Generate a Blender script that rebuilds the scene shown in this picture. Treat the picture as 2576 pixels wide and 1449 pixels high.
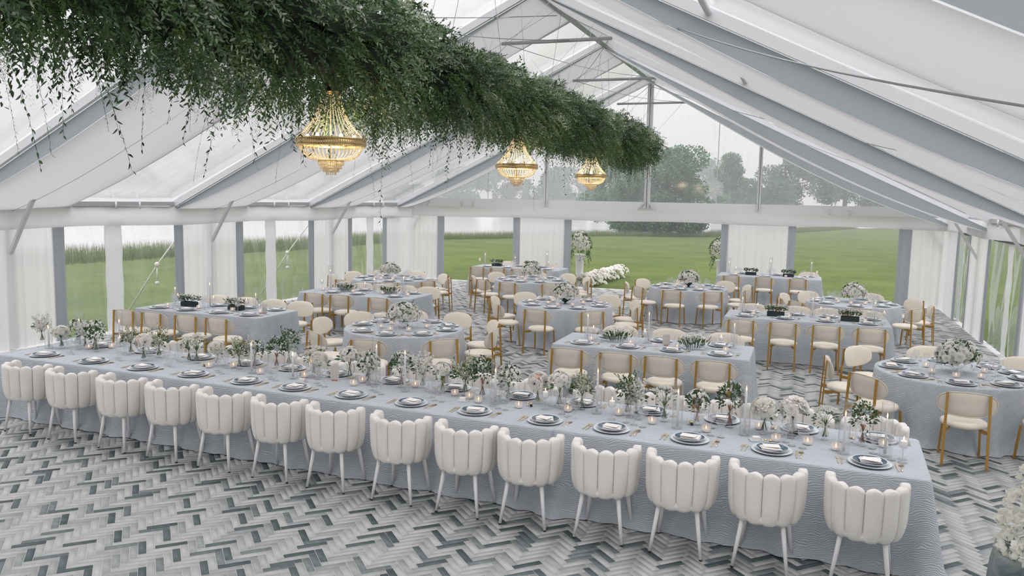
import bpy, math, random
import numpy as np
from mathutils import Vector, Matrix
rnd = random.Random(7)
nr = np.random.default_rng(11)
PI = math.pi
SC = bpy.context.scene
COL = SC.collection
for _o in list(bpy.data.objects):
    bpy.data.objects.remove(_o)

# ------------------------------------------------------------------ camera
CAM_YAW, CAM_PITCH, CAM_ROLL, CAM_H = 0.3538, 0.1121, 0.0199, 2.8241
cf = Vector((-math.sin(CAM_YAW) * math.cos(CAM_PITCH), math.cos(CAM_YAW) * math.cos(CAM_PITCH), -math.sin(CAM_PITCH)))
cr = Vector((math.cos(CAM_YAW), math.sin(CAM_YAW), 0))
cu = cr.cross(cf)
cr2 = math.cos(CAM_ROLL) * cr + math.sin(CAM_ROLL) * cu
cu2 = -math.sin(CAM_ROLL) * cr + math.cos(CAM_ROLL) * cu
cam_d = bpy.data.cameras.new('camera')
cam_d.lens = 28.0
cam_d.sensor_width = 36.0
cam_d.sensor_fit = 'HORIZONTAL'
cam_d.clip_start = 0.05
cam_d.clip_end = 2000
cam = bpy.data.objects.new('camera', cam_d)
COL.objects.link(cam)
cam.matrix_world = Matrix(((cr2.x, cu2.x, -cf.x, 0), (cr2.y, cu2.y, -cf.y, 0), (cr2.z, cu2.z, -cf.z, CAM_H), (0, 0, 0, 1)))
SC.camera = cam

# ------------------------------------------------------------------ overcast sky
world = bpy.data.worlds.new('overcast_sky')
SC.world = world
world.use_nodes = True
wn = world.node_tree
wn.nodes.clear()
w_out = wn.nodes.new('ShaderNodeOutputWorld')
w_bg = wn.nodes.new('ShaderNodeBackground')
w_tc = wn.nodes.new('ShaderNodeTexCoord')
w_sep = wn.nodes.new('ShaderNodeSeparateXYZ')
w_mx = wn.nodes.new('ShaderNodeMath'); w_mx.operation = 'MAXIMUM'; w_mx.inputs[1].default_value = 0.0
w_ma = wn.nodes.new('ShaderNodeMath'); w_ma.operation = 'MULTIPLY_ADD'; w_ma.inputs[1].default_value = 2.2; w_ma.inputs[2].default_value = 1.0
w_bg.inputs['Color'].default_value = (1.0, 0.972, 0.99, 1)
wn.links.new(w_tc.outputs['Generated'], w_sep.inputs[0])
wn.links.new(w_sep.outputs['Z'], w_mx.inputs[0])
wn.links.new(w_mx.outputs[0], w_ma.inputs[0])
w_st = wn.nodes.new('ShaderNodeMath'); w_st.operation = 'MULTIPLY'; w_st.inputs[1].default_value = 0.70
wn.links.new(w_ma.outputs[0], w_st.inputs[0])
wn.links.new(w_st.outputs[0], w_bg.inputs['Strength'])
wn.links.new(w_bg.outputs[0], w_out.inputs['Surface'])

vs = SC.view_settings
vs.view_transform = 'Standard'
vs.look = 'None'
vs.gamma = 1.0
vs.exposure = 0.5
vs.use_curve_mapping = False
cy = SC.cycles
cy.use_denoising = True
cy.max_bounces = 8
cy.diffuse_bounces = 3
cy.glossy_bounces = 3
cy.transmission_bounces = 4
cy.transparent_max_bounces = 24
cy.sample_clamp_indirect = 4.0
cy.caustics_reflective = False
cy.caustics_refractive = False

# ------------------------------------------------------------------ mesh helpers
class MB:
    def __init__(s):
        s.v = []; s.f = []; s.mi = []
    def add(s, v, f, mi=0):
        n = len(s.v)
        s.v.extend([tuple(p) for p in v])
        s.f.extend([tuple(i + n for i in q) for q in f])
        s.mi.extend([mi] * len(f))
        return s
    def box(s, c, d, mi=0, rz=0.0):
        x, y, z = d[0] / 2, d[1] / 2, d[2] / 2
        ca, sa = math.cos(rz), math.sin(rz)
        v = []
        for a, b, e in ((-x, -y, -z), (x, -y, -z), (x, y, -z), (-x, y, -z), (-x, -y, z), (x, -y, z), (x, y, z), (-x, y, z)):
            v.append((c[0] + a * ca - b * sa, c[1] + a * sa + b * ca, c[2] + e))
        return s.add(v, [(0, 3, 2, 1), (4, 5, 6, 7), (0, 1, 5, 4), (1, 2, 6, 5), (2, 3, 7, 6), (3, 0, 4, 7)], mi)
    def beam(s, p, q, w, h, mi=0, up=(0, 0, 1)):
        p = Vector(p); q = Vector(q); d = (q - p).normalized()
        sd = d.cross(Vector(up))
        if sd.length < 1e-4: sd = Vector((1, 0, 0))
        sd.normalize(); u2 = sd.cross(d)
        v = []
        for c in (p, q):
            for a, b in ((-1, -1), (1, -1), (1, 1), (-1, 1)):
                v.append(c + sd * (a * w / 2) + u2 * (b * h / 2))
        return s.add(v, [(0, 3, 2, 1), (4, 5, 6, 7), (0, 1, 5, 4), (1, 2, 6, 5), (2, 3, 7, 6), (3, 0, 4, 7)], mi)
    def tube(s, pts, r, seg=8, mi=0, caps=True):
        pts = [Vector(p) for p in pts]
        n = len(pts)
        rr = r if isinstance(r, (list, tuple)) else [r] * n
        t0 = (pts[1] - pts[0]).normalized()
        a = Vector((0, 0, 1)) if abs(t0.z) < 0.9 else Vector((1, 0, 0))
        u = t0.cross(a).normalized()
        v = []
        for i in range(n):
            t = (pts[min(i + 1, n - 1)] - pts[max(i - 1, 0)]).normalized()
            u = (u - t * u.dot(t))
            if u.length < 1e-6: u = t.orthogonal()
            u.normalize(); w = t.cross(u)
            for k in range(seg):
                an = 2 * PI * k / seg
                v.append(pts[i] + u * (math.cos(an) * rr[i]) + w * (math.sin(an) * rr[i]))
        f = []
        for i in range(n - 1):
            for k in range(seg):
                k2 = (k + 1) % seg
                f.append((i * seg + k, i * seg + k2, (i + 1) * seg + k2, (i + 1) * seg + k))
        if caps:
            f.append(tuple(range(seg - 1, -1, -1)))
            f.append(tuple((n - 1) * seg + k for k in range(seg)))
        return s.add(v, f, mi)
    def lathe(s, prof, seg=16, c=(0, 0, 0), mi=0):
        v = []; f = []
        n = len(prof)
        for r, z in prof:
            for k in range(seg):
                an = 2 * PI * k / seg
                v.append((c[0] + r * math.cos(an), c[1] + r * math.sin(an), c[2] + z))
        for i in range(n - 1):
            for k in range(seg):
                k2 = (k + 1) % seg
                f.append((i * seg + k, i * seg + k2, (i + 1) * seg + k2, (i + 1) * seg + k))
        return s.add(v, f, mi)
    def grid(s, P, mi=0, closed=False):
        nu, nv = len(P), len(P[0])
        v = [p for row in P for p in row]
        f = []
        for i in range(nu if closed else nu - 1):
            i2 = (i + 1) % nu
            for j in range(nv - 1):
                f.append((i * nv + j, i2 * nv + j, i2 * nv + j + 1, i * nv + j + 1))
        return s.add(v, f, mi)
    def ball(s, c, r, seg=8, rings=5, sz=1.0, mi=0):
        prof = []
        for i in range(rings + 1):
            t = -PI / 2 + PI * i / rings
            prof.append((max(1e-4, r * math.cos(t)), r * sz * math.sin(t)))
        return s.lathe(prof, seg, c, mi)
    def mesh(s, name, mats, smooth=True):
        me = bpy.data.meshes.new(name)
        me.from_pydata(s.v, [], s.f)
        for m in (mats if isinstance(mats, (list, tuple)) else [mats]):
            me.materials.append(m)
        if any(s.mi):
            me.polygons.foreach_set('material_index', s.mi)
        if smooth:
            me.polygons.foreach_set('use_smooth', [True] * len(me.polygons))
        me.update()
        return me
    def build(s, name, mats, parent=None, smooth=True, loc=None, rz=None):
        return link(name, s.mesh(name, mats, smooth), parent, loc, rz)

def link(name, me, parent=None, loc=None, rz=None):
    o = bpy.data.objects.new(name, me)
    COL.objects.link(o)
    if parent is not None: o.parent = parent
    if loc is not None: o.location = loc
    if rz is not None: o.rotation_euler = (0, 0, rz)
    return o

def sharp(me, deg=40):
    try:
        me.set_sharp_from_angle(angle=math.radians(deg))
    except Exception:
        pass
    return me

def npmesh(name, V, F, mats, col=None, mi=None, smooth=False):
    V = np.asarray(V, dtype=np.float32); F = np.asarray(F, dtype=np.int32)
    me = bpy.data.meshes.new(name)
    k = F.shape[1]
    me.vertices.add(len(V)); me.vertices.foreach_set('co', V.ravel())
    me.loops.add(F.size); me.loops.foreach_set('vertex_index', F.ravel())
    me.polygons.add(len(F))
    me.polygons.foreach_set('loop_start', np.arange(0, F.size, k, dtype=np.int32))
    me.polygons.foreach_set('loop_total', np.full(len(F), k, dtype=np.int32))
    for m in (mats if isinstance(mats, (list, tuple)) else [mats]):
        me.materials.append(m)
    if mi is not None: me.polygons.foreach_set('material_index', np.asarray(mi, dtype=np.int32))
    if smooth: me.polygons.foreach_set('use_smooth', np.ones(len(F), dtype=bool))
    if col is not None:
        at = me.attributes.new('tone', 'FLOAT', 'POINT')
        at.data.foreach_set('value', np.asarray(col, dtype=np.float32))
    me.update(calc_edges=True)
    me.validate()
    return me

def empty(name, loc=(0, 0, 0), rz=0.0, parent=None):
    o = bpy.data.objects.new(name, None)
    COL.objects.link(o)
    o.empty_display_size = 0.1
    o.location = loc
    o.rotation_euler = (0, 0, rz)
    if parent is not None: o.parent = parent
    return o

def tag(o, label, cat, group=None, kind=None):
    if label: o['label'] = label
    if cat: o['category'] = cat
    if group: o['group'] = group
    if kind: o['kind'] = kind
    return o

def struct(o, label=None):
    o['kind'] = 'structure'
    if label: o['label'] = label
    return o

KIDS = {}
def kids(o):
    if o.name not in KIDS: KIDS[o.name] = list(o.children)
    return KIDS[o.name]

def copy_tree(o, parent=None, loc=None, rz=None, scale=None):
    c = o.copy(); COL.objects.link(c)
    for k in list(c.keys()):
        if k in ('label', 'group', 'category') and parent is None: del c[k]
    if parent is not None: c.parent = parent
    if loc is not None: c.location = loc
    if rz is not None: c.rotation_euler = (0, 0, rz)
    if scale is not None: c.scale = (scale, scale, scale)
    for ch in kids(o): copy_tree(ch, c)
    return c

class Proto:
    """first use hands out the prototype itself, later uses copies of it and its parts"""
    def __init__(s, root):
        s.r = root; s.used = False
        def walk(o):
            for c in kids(o): walk(c)
        walk(root)
    def put(s, loc, rz=0.0, label=None, cat=None, group=None, scale=None):
        if not s.used:
            s.used = True; o = s.r
            o.location = loc; o.rotation_euler = (0, 0, rz)
            if scale: o.scale = (scale,) * 3
        else:
            o = copy_tree(s.r, None, loc, rz, scale)
        return tag(o, label, cat, group)

ORD = ['first', 'second', 'third', 'fourth', 'fifth', 'sixth', 'seventh', 'eighth', 'ninth', 'tenth', 'eleventh', 'twelfth', 'thirteenth', 'fourteenth', 'fifteenth', 'sixteenth', 'seventeenth', 'eighteenth', 'nineteenth', 'twentieth', 'twenty-first', 'twenty-second', 'twenty-third', 'twenty-fourth', 'twenty-fifth', 'twenty-sixth', 'twenty-seventh', 'twenty-eighth', 'twenty-ninth', 'thirtieth']

# ------------------------------------------------------------------ materials
def newmat(name):
    m = bpy.data.materials.new(name); m.use_nodes = True
    nt = m.node_tree; nt.nodes.clear()
    out = nt.nodes.new('ShaderNodeOutputMaterial')
    return m, nt, out

def N(nt, t, **kw):
    n = nt.nodes.new(t)
    for k, v in kw.items():
        if k.startswith('_'): setattr(n, k[1:], v)
        else: n.inputs[k.replace('__', ' ')].default_value = v
    return n

def princ(name, color, rough=0.6, metal=0.0, spec=0.5, noise=None, bump=None, var=0.0, sheen=0.0, emit=None):
    """noise=(scale, amount) colour grain; bump=(scale, strength)"""
    m, nt, out = newmat(name)
    p = nt.nodes.new('ShaderNodeBsdfPrincipled')
    c4 = (*color, 1)
    p.inputs['Base Color'].default_value = c4
    p.inputs['Roughness'].default_value = rough
    p.inputs['Metallic'].default_value = metal
    p.inputs['Specular IOR Level'].default_value = spec
    if sheen: p.inputs['Sheen Weight'].default_value = sheen
    tc = None
    if noise or bump:
        tc = nt.nodes.new('ShaderNodeTexCoord')
    src = None
    if noise:
        n = N(nt, 'ShaderNodeTexNoise', Scale=noise[0], Detail=4.0)
        nt.links.new(tc.outputs['Object'], n.inputs['Vector'])
        mr = N(nt, 'ShaderNodeMapRange'); mr.inputs['To Min'].default_value = 1 - noise[1]; mr.inputs['To Max'].default_value = 1 + noise[1]
        nt.links.new(n.outputs['Fac'], mr.inputs['Value'])
        src = mr.outputs[0]
    if var:
        oi = nt.nodes.new('ShaderNodeObjectInfo')
        mr2 = N(nt, 'ShaderNodeMapRange'); mr2.inputs['To Min'].default_value = 1 - var; mr2.inputs['To Max'].default_value = 1 + var
        nt.links.new(oi.outputs['Random'], mr2.inputs['Value'])
        if src is not None:
            mm = N(nt, 'ShaderNodeMath', _operation='MULTIPLY')
            nt.links.new(src, mm.inputs[0]); nt.links.new(mr2.outputs[0], mm.inputs[1]); src = mm.outputs[0]
        else: src = mr2.outputs[0]
    if src is not None:
        vm = nt.nodes.new('ShaderNodeVectorMath'); vm.operation = 'SCALE'
        vm.inputs[0].default_value = color
        nt.links.new(src, vm.inputs['Scale']); nt.links.new(vm.outputs[0], p.inputs['Base Color'])
    if bump:
        n = N(nt, 'ShaderNodeTexNoise', Scale=bump[0], Detail=3.0)
        nt.links.new(tc.outputs['Object'], n.inputs['Vector'])
        b = N(nt, 'ShaderNodeBump', Strength=bump[1], Distance=bump[2] if len(bump) > 2 else 0.01)
        nt.links.new(n.outputs['Fac'], b.inputs['Height']); nt.links.new(b.outputs[0], p.inputs['Normal'])
    if emit:
        p.inputs['Emission Color'].default_value = (*emit[0], 1); p.inputs['Emission Strength'].default_value = emit[1]
    nt.links.new(p.outputs[0], out.inputs['Surface'])
    return m

def sheer(name, color, transl=0.45, transp=0.0, bump=None, rough=0.8, spec=None):
    """thin fabric: part reflects, part lets light through"""
    m, nt, out = newmat(name)
    d = nt.nodes.new('ShaderNodeBsdfDiffuse'); d.inputs[0].default_value = (*color, 1)
    t = nt.nodes.new('ShaderNodeBsdfTranslucent'); t.inputs[0].default_value = (*color, 1)
    mx = N(nt, 'ShaderNodeMixShader', Fac=transl)
    nt.links.new(d.outputs[0], mx.inputs[1]); nt.links.new(t.outputs[0], mx.inputs[2])
    last = mx
    if spec:
        g = nt.nodes.new('ShaderNodeBsdfGlossy'); g.inputs['Roughness'].default_value = spec[1]; g.inputs[0].default_value = (*color, 1)
        m3 = N(nt, 'ShaderNodeMixShader', Fac=spec[0])
        nt.links.new(last.outputs[0], m3.inputs[1]); nt.links.new(g.outputs[0], m3.inputs[2]); last = m3
    if transp:
        tr = nt.nodes.new('ShaderNodeBsdfTransparent')
        m2 = N(nt, 'ShaderNodeMixShader', Fac=transp)
        nt.links.new(last.outputs[0], m2.inputs[1]); nt.links.new(tr.outputs[0], m2.inputs[2]); last = m2
    if bump:
        tc = nt.nodes.new('ShaderNodeTexCoord')
        n = N(nt, 'ShaderNodeTexNoise', Scale=bump[0], Detail=2.0)
        nt.links.new(tc.outputs['Object'], n.inputs['Vector'])
        b = N(nt, 'ShaderNodeBump', Strength=bump[1], Distance=0.02)
        nt.links.new(n.outputs['Fac'], b.inputs['Height'])
        nt.links.new(b.outputs[0], d.inputs['Normal'])
    nt.links.new(last.outputs[0], out.inputs['Surface'])
    return m

def clear(name, tint=(1, 1, 1), milk=0.1, gloss=0.08, rough=0.05, milkcol=(0.85, 0.87, 0.9), fres=True, streak=None):
    """thin clear sheet or thin glass: see-through, a little milky, fresnel gloss"""
    m, nt, out = newmat(name)
    tr = nt.nodes.new('ShaderNodeBsdfTransparent'); tr.inputs[0].default_value = (*tint, 1)
    d = nt.nodes.new('ShaderNodeBsdfDiffuse'); d.inputs[0].default_value = (*milkcol, 1)
    t = nt.nodes.new('ShaderNodeBsdfTranslucent'); t.inputs[0].default_value = (*milkcol, 1)
    mk = N(nt, 'ShaderNodeMixShader', Fac=0.6)
    nt.links.new(d.outputs[0], mk.inputs[1]); nt.links.new(t.outputs[0], mk.inputs[2])
    m1 = N(nt, 'ShaderNodeMixShader', Fac=milk)
    nt.links.new(tr.outputs[0], m1.inputs[1]); nt.links.new(mk.outputs[0], m1.inputs[2])
    if streak:
        tc = nt.nodes.new('ShaderNodeTexCoord')
        mp = nt.nodes.new('ShaderNodeMapping'); mp.inputs['Scale'].default_value = streak[0]
        n = N(nt, 'ShaderNodeTexNoise', Scale=1.0, Detail=5.0)
        nt.links.new(tc.outputs['Object'], mp.inputs[0]); nt.links.new(mp.outputs[0], n.inputs['Vector'])
        mr = N(nt, 'ShaderNodeMapRange'); mr.inputs['From Min'].default_value = 0.3; mr.inputs['From Max'].default_value = 0.75
        mr.inputs['To Min'].default_value = milk - streak[1]; mr.inputs['To Max'].default_value = milk + streak[1]
        nt.links.new(n.outputs['Fac'], mr.inputs['Value']); nt.links.new(mr.outputs[0], m1.inputs['Fac'])
    g = nt.nodes.new('ShaderNodeBsdfGlossy'); g.inputs['Roughness'].default_value = rough
    m2 = N(nt, 'ShaderNodeMixShader', Fac=gloss)
    if fres:
        lw = N(nt, 'ShaderNodeLayerWeight', Blend=gloss)
        nt.links.new(lw.outputs['Facing'], m2.inputs['Fac'])
        mr = N(nt, 'ShaderNodeMapRange'); mr.inputs['To Min'].default_value = 0.045; mr.inputs['To Max'].default_value = 0.85
        pw = N(nt, 'ShaderNodeMath', _operation='POWER'); pw.inputs[1].default_value = 2.4
        lw.inputs['Blend'].default_value = 0.5
        nt.links.new(lw.outputs['Facing'], pw.inputs[0]); nt.links.new(pw.outputs[0], mr.inputs['Value'])
        nt.links.new(mr.outputs[0], m2.inputs['Fac'])
    nt.links.new(m1.outputs[0], m2.inputs[1]); nt.links.new(g.outputs[0], m2.inputs[2])
    nt.links.new(m2.outputs[0], out.inputs['Surface'])
    return m

def ramp_mat(name, stops, rough=0.7, noise=None, spec=0.3, transl=0.0, metal=0.0):
    """colour from the mesh's own per-piece 'tone' value through a ramp"""
    m, nt, out = newmat(name)
    at = nt.nodes.new('ShaderNodeAttribute'); at.attribute_name = 'tone'
    rp = nt.nodes.new('ShaderNodeValToRGB')
    e = rp.color_ramp.elements
    while len(e) < len(stops): e.new(0.5)
    for k, (p, c) in enumerate(stops):
        e[k].position = p; e[k].color = (*c, 1)
    src = at.outputs['Fac']
    if noise:
        tc = nt.nodes.new('ShaderNodeTexCoord')
        mp = nt.nodes.new('ShaderNodeMapping'); mp.inputs['Scale'].default_value = noise[0]
        n = N(nt, 'ShaderNodeTexNoise', Scale=1.0, Detail=5.0, Roughness=0.6)
        nt.links.new(tc.outputs['Object'], mp.inputs[0]); nt.links.new(mp.outputs[0], n.inputs['Vector'])
        ma = N(nt, 'ShaderNodeMath', _operation='MULTIPLY_ADD'); ma.inputs[1].default_value = noise[1]; ma.inputs[2].default_value = -noise[1] / 2
        nt.links.new(n.outputs['Fac'], ma.inputs[0])
        ad = N(nt, 'ShaderNodeMath', _operation='ADD')
        nt.links.new(src, ad.inputs[0]); nt.links.new(ma.outputs[0], ad.inputs[1]); src = ad.outputs[0]
    nt.links.new(src, rp.inputs[0])
    p = nt.nodes.new('ShaderNodeBsdfPrincipled')
    p.inputs['Roughness'].default_value = rough; p.inputs['Specular IOR Level'].default_value = spec; p.inputs['Metallic'].default_value = metal
    nt.links.new(rp.outputs[0], p.inputs['Base Color'])
    last = p
    if transl:
        t = nt.nodes.new('ShaderNodeBsdfTranslucent'); nt.links.new(rp.outputs[0], t.inputs[0])
        mx = N(nt, 'ShaderNodeMixShader', Fac=transl)
        nt.links.new(p.outputs[0], mx.inputs[1]); nt.links.new(t.outputs[0], mx.inputs[2]); last = mx
    nt.links.new(last.outputs[0], out.inputs['Surface'])
    return m

def linen_mat(name, color, spacing=0.0135):
    """ruffled table linen: fine wavy ridges in relief"""
    m, nt, out = newmat(name)
    tc = nt.nodes.new('ShaderNodeTexCoord')
    mp = nt.nodes.new('ShaderNodeMapping'); mp.inputs['Rotation'].default_value = (0.75, 0.12, 0.0)
    w = nt.nodes.new('ShaderNodeTexWave'); w.wave_type = 'BANDS'; w.bands_direction = 'Z'
    w.inputs['Scale'].default_value = 2 * PI / 20 / spacing
    w.inputs['Distortion'].default_value = 17.0
    w.inputs['Detail'].default_value = 1.5
    w.inputs['Detail Scale'].default_value = 0.36
    nt.links.new(tc.outputs['Object'], mp.inputs[0]); nt.links.new(mp.outputs[0], w.inputs['Vector'])
    mr = N(nt, 'ShaderNodeMapRange'); mr.inputs['To Min'].default_value = 0.84; mr.inputs['To Max'].default_value = 1.04  # crease shading painted into the colour: troughs darker, crests lighter
    nt.links.new(w.outputs['Fac'], mr.inputs['Value'])
    vm = nt.nodes.new('ShaderNodeVectorMath'); vm.operation = 'SCALE'; vm.inputs[0].default_value = color
    nt.links.new(mr.outputs[0], vm.inputs['Scale'])
    p = nt.nodes.new('ShaderNodeBsdfPrincipled')
    p.inputs['Roughness'].default_value = 0.85; p.inputs['Specular IOR Level'].default_value = 0.2; p.inputs['Sheen Weight'].default_value = 0.15
    nt.links.new(vm.outputs[0], p.inputs['Base Color'])
    b = N(nt, 'ShaderNodeBump', Strength=0.55, Distance=0.008)
    nt.links.new(w.outputs['Fac'], b.inputs['Height']); nt.links.new(b.outputs[0], p.inputs['Normal'])
    nt.links.new(p.outputs[0], out.inputs['Surface'])
    return m

def emis(name, color, strength):
    m, nt, out = newmat(name)
    e = nt.nodes.new('ShaderNodeEmission'); e.inputs[0].default_value = (*color, 1); e.inputs[1].default_value = strength
    nt.links.new(e.outputs[0], out.inputs['Surface'])
    return m

M = {}
M['linen'] = linen_mat('blue_ruffled_linen', (0.54, 0.58, 0.625))
M['boucle'] = princ('white_boucle', (0.80, 0.775, 0.735), 0.95, bump=(140, 0.5, 0.006), noise=(12, 0.03), var=0.02, spec=0.15, sheen=0.2)
M['white_paint'] = princ('white_painted_metal', (0.78, 0.78, 0.77), 0.35, noise=(9, 0.03))
M['black_rubber'] = princ('black_rubber', (0.015, 0.015, 0.015), 0.6)
M['gold'] = princ('brushed_gold_metal', (0.50, 0.29, 0.075), 0.38, 0.75, noise=(30, 0.08))
M['cream'] = princ('cream_leatherette', (0.82, 0.755, 0.645), 0.55, noise=(6, 0.03), bump=(60, 0.08, 0.004), spec=0.3)
M['cream_back'] = princ('cream_linen_backing', (0.73, 0.67, 0.575), 0.8, noise=(50, 0.05), spec=0.2)
M['piping'] = princ('cream_piping', (0.72, 0.65, 0.54), 0.6)
M['sheer'] = sheer('white_sheer_voile', (0.88, 0.88, 0.90), 0.5, 0.10)
M['liner'] = sheer('white_ceiling_liner', (0.69, 0.68, 0.69), 0.34, 0.0)
M['valance'] = sheer('white_valance_cloth', (0.86, 0.86, 0.875), 0.35, 0.0, bump=(3, 0.15))
M['satin'] = sheer('grey_satin', (0.44, 0.465, 0.50), 0.12, 0.0, spec=(0.12, 0.35), bump=(6, 0.3))
M['skirt_grey'] = sheer('grey_liner_border', (0.36, 0.395, 0.405), 0.2, 0.0)
M['vinyl_roof'] = clear('clear_vinyl_roof', (0.96, 0.97, 0.98), 0.20, 0.05, 0.15, streak=((0.7, 6.0, 3.0), 0.10))
M['vinyl_wall'] = clear('rain_wet_clear_vinyl', (0.95, 0.965, 0.97), 0.10, 0.06, 0.08, streak=((3.0, 3.0, 0.7), 0.07))
M['vinyl_white'] = sheer('white_vinyl_webbing', (0.80, 0.81, 0.83), 0.35, 0.06, bump=(7, 0.8), spec=(0.08, 0.25))
M['charcoal'] = princ('charcoal_drape', (0.06, 0.06, 0.065), 0.9)
M['alu'] = princ('white_aluminium', (0.70, 0.71, 0.72), 0.4, 0.1, noise=(2, 0.04))
M['alu_grey'] = princ('grey_aluminium', (0.46, 0.48, 0.49), 0.4, 0.3)
M['cable'] = princ('steel_cable', (0.36, 0.38, 0.39), 0.45, 0.5)
M['dark_bracket'] = princ('dark_steel', (0.10, 0.10, 0.11), 0.5, 0.5)
M['porcelain'] = princ('pale_porcelain', (0.74, 0.77, 0.80), 0.18, noise=(14, 0.03))
M['slate_glaze'] = princ('slate_blue_glaze', (0.075, 0.125, 0.165), 0.16, noise=(16, 0.25))
M['blue_edge'] = princ('dark_blue_glazed_edge', (0.06, 0.10, 0.17), 0.25)
M['napkin'] = princ('white_napkin_linen', (0.83, 0.81, 0.79), 0.85, noise=(60, 0.03))
M['paper'] = princ('cream_card', (0.85, 0.82, 0.775), 0.8)
M['card_grey'] = princ('taupe_card', (0.60, 0.565, 0.52), 0.8)
M['wood'] = princ('oak_block', (0.45, 0.24, 0.10), 0.6, noise=(30, 0.15))
M['cutlery'] = princ('satin_gold_cutlery', (0.76, 0.63, 0.42), 0.33, 0.7)
M['glass'] = clear('thin_clear_glass', (0.975, 0.98, 0.985), 0.055, 0.2, 0.03)
M['stemware'] = clear('stemware_glass', (0.97, 0.975, 0.98), 0.10, 0.2, 0.03, (0.92, 0.93, 0.95))
M['frost'] = sheer('frosted_votive_glass', (0.86, 0.84, 0.83), 0.65, 0.35, spec=(0.1, 0.15))
M['wax'] = princ('white_wax', (0.93, 0.91, 0.87), 0.5)
M['wick'] = princ('charred_wick', (0.02, 0.015, 0.01), 0.9)
M['flame'] = emis('candle_flame', (1.0, 0.46, 0.13), 7.0)
M['glow'] = emis('tealight_flame', (1.0, 0.50, 0.20), 4.0)
M['bulb'] = emis('warm_bulb', (1.0, 0.70, 0.34), 22.0)
M['brass'] = princ('polished_brass', (0.78, 0.56, 0.26), 0.22, 0.9)
def _crystal():
    m, nt, out = newmat('amber_lit_crystal')
    g = nt.nodes.new('ShaderNodeBsdfGlossy'); g.inputs[0].default_value = (1.0, 0.93, 0.78, 1); g.inputs['Roughness'].default_value = 0.10
    t = nt.nodes.new('ShaderNodeBsdfTranslucent'); t.inputs[0].default_value = (1.0, 0.88, 0.66, 1)
    tr = nt.nodes.new('ShaderNodeBsdfTransparent'); tr.inputs[0].default_value = (1.0, 0.95, 0.86, 1)
    a = N(nt, 'ShaderNodeMixShader', Fac=0.45)
    nt.links.new(g.outputs[0], a.inputs[1]); nt.links.new(t.outputs[0], a.inputs[2])
    b = N(nt, 'ShaderNodeMixShader', Fac=0.22)
    nt.links.new(a.outputs[0], b.inputs[1]); nt.links.new(tr.outputs[0], b.inputs[2])
    nt.links.new(b.outputs[0], out.inputs['Surface'])
    return m
M['crystal'] = _crystal()
M['leaf'] = ramp_mat('mixed_green_leaf', [(0.0, (0.014, 0.035, 0.010)), (0.35, (0.040, 0.090, 0.028)), (0.65, (0.085, 0.165, 0.065)), (0.86, (0.22, 0.30, 0.19)), (1.0, (0.46, 0.50, 0.38))], 0.42, spec=0.5, transl=0.22)
M['fern'] = ramp_mat('fine_fern_green', [(0.0, (0.03, 0.075, 0.015)), (0.5, (0.11, 0.20, 0.045)), (0.85, (0.20, 0.29, 0.06)), (1.0, (0.30, 0.34, 0.07))], 0.7, transl=0.3)
M['petal'] = ramp_mat('white_petal', [(0.0, (0.55, 0.56, 0.34)), (0.25, (0.80, 0.79, 0.66)), (0.6, (0.87, 0.86, 0.81)), (0.92, (0.90, 0.89, 0.87)), (1.0, (0.86, 0.62, 0.52))], 0.7, transl=0.38)
M['stem'] = princ('green_stem', (0.10, 0.17, 0.05), 0.6, noise=(20, 0.2))
M['stem_brown'] = princ('russet_stem', (0.26, 0.10, 0.04), 0.6)
M['core'] = princ('dark_moss_core', (0.006, 0.010, 0.005), 0.95, noise=(8, 0.4))  # near-black filler: shade inside the foliage put into its colour
M['tree'] = ramp_mat('tree_leaf', [(0.0, (0.03, 0.095, 0.055)), (0.5, (0.075, 0.19, 0.095)), (1.0, (0.17, 0.32, 0.13))], 0.6, transl=0.2)
M['bark'] = princ('bark', (0.05, 0.04, 0.03), 0.9, noise=(6, 0.4))
M['reed'] = ramp_mat('tall_meadow_grass', [(0.0, (0.06, 0.12, 0.035)), (0.6, (0.14, 0.20, 0.075)), (1.0, (0.38, 0.36, 0.24))], 0.8, transl=0.3)
M['boxwood_box'] = princ('dark_mirrored_box', (0.02, 0.035, 0.035), 0.2, noise=(12, 0.4))
M['urn'] = princ('white_plaster_urn', (0.78, 0.78, 0.79), 0.6, noise=(6, 0.05))
M['marble'] = None
M['tile'] = ramp_mat('grey_herringbone_tile', [(0.0, (0.045, 0.068, 0.071)), (0.22, (0.115, 0.145, 0.148)), (0.5, (0.31, 0.33, 0.328)), (0.75, (0.47, 0.47, 0.462)), (1.0, (0.57, 0.565, 0.552))], 0.5, noise=((22.0, 22.0, 22.0), 0.34), spec=0.35)
M['grout'] = princ('pale_grout', (0.64, 0.64, 0.63), 0.9, noise=(30, 0.05))
M['rope'] = princ('white_guy_rope', (0.66, 0.64, 0.58), 0.8)
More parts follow.
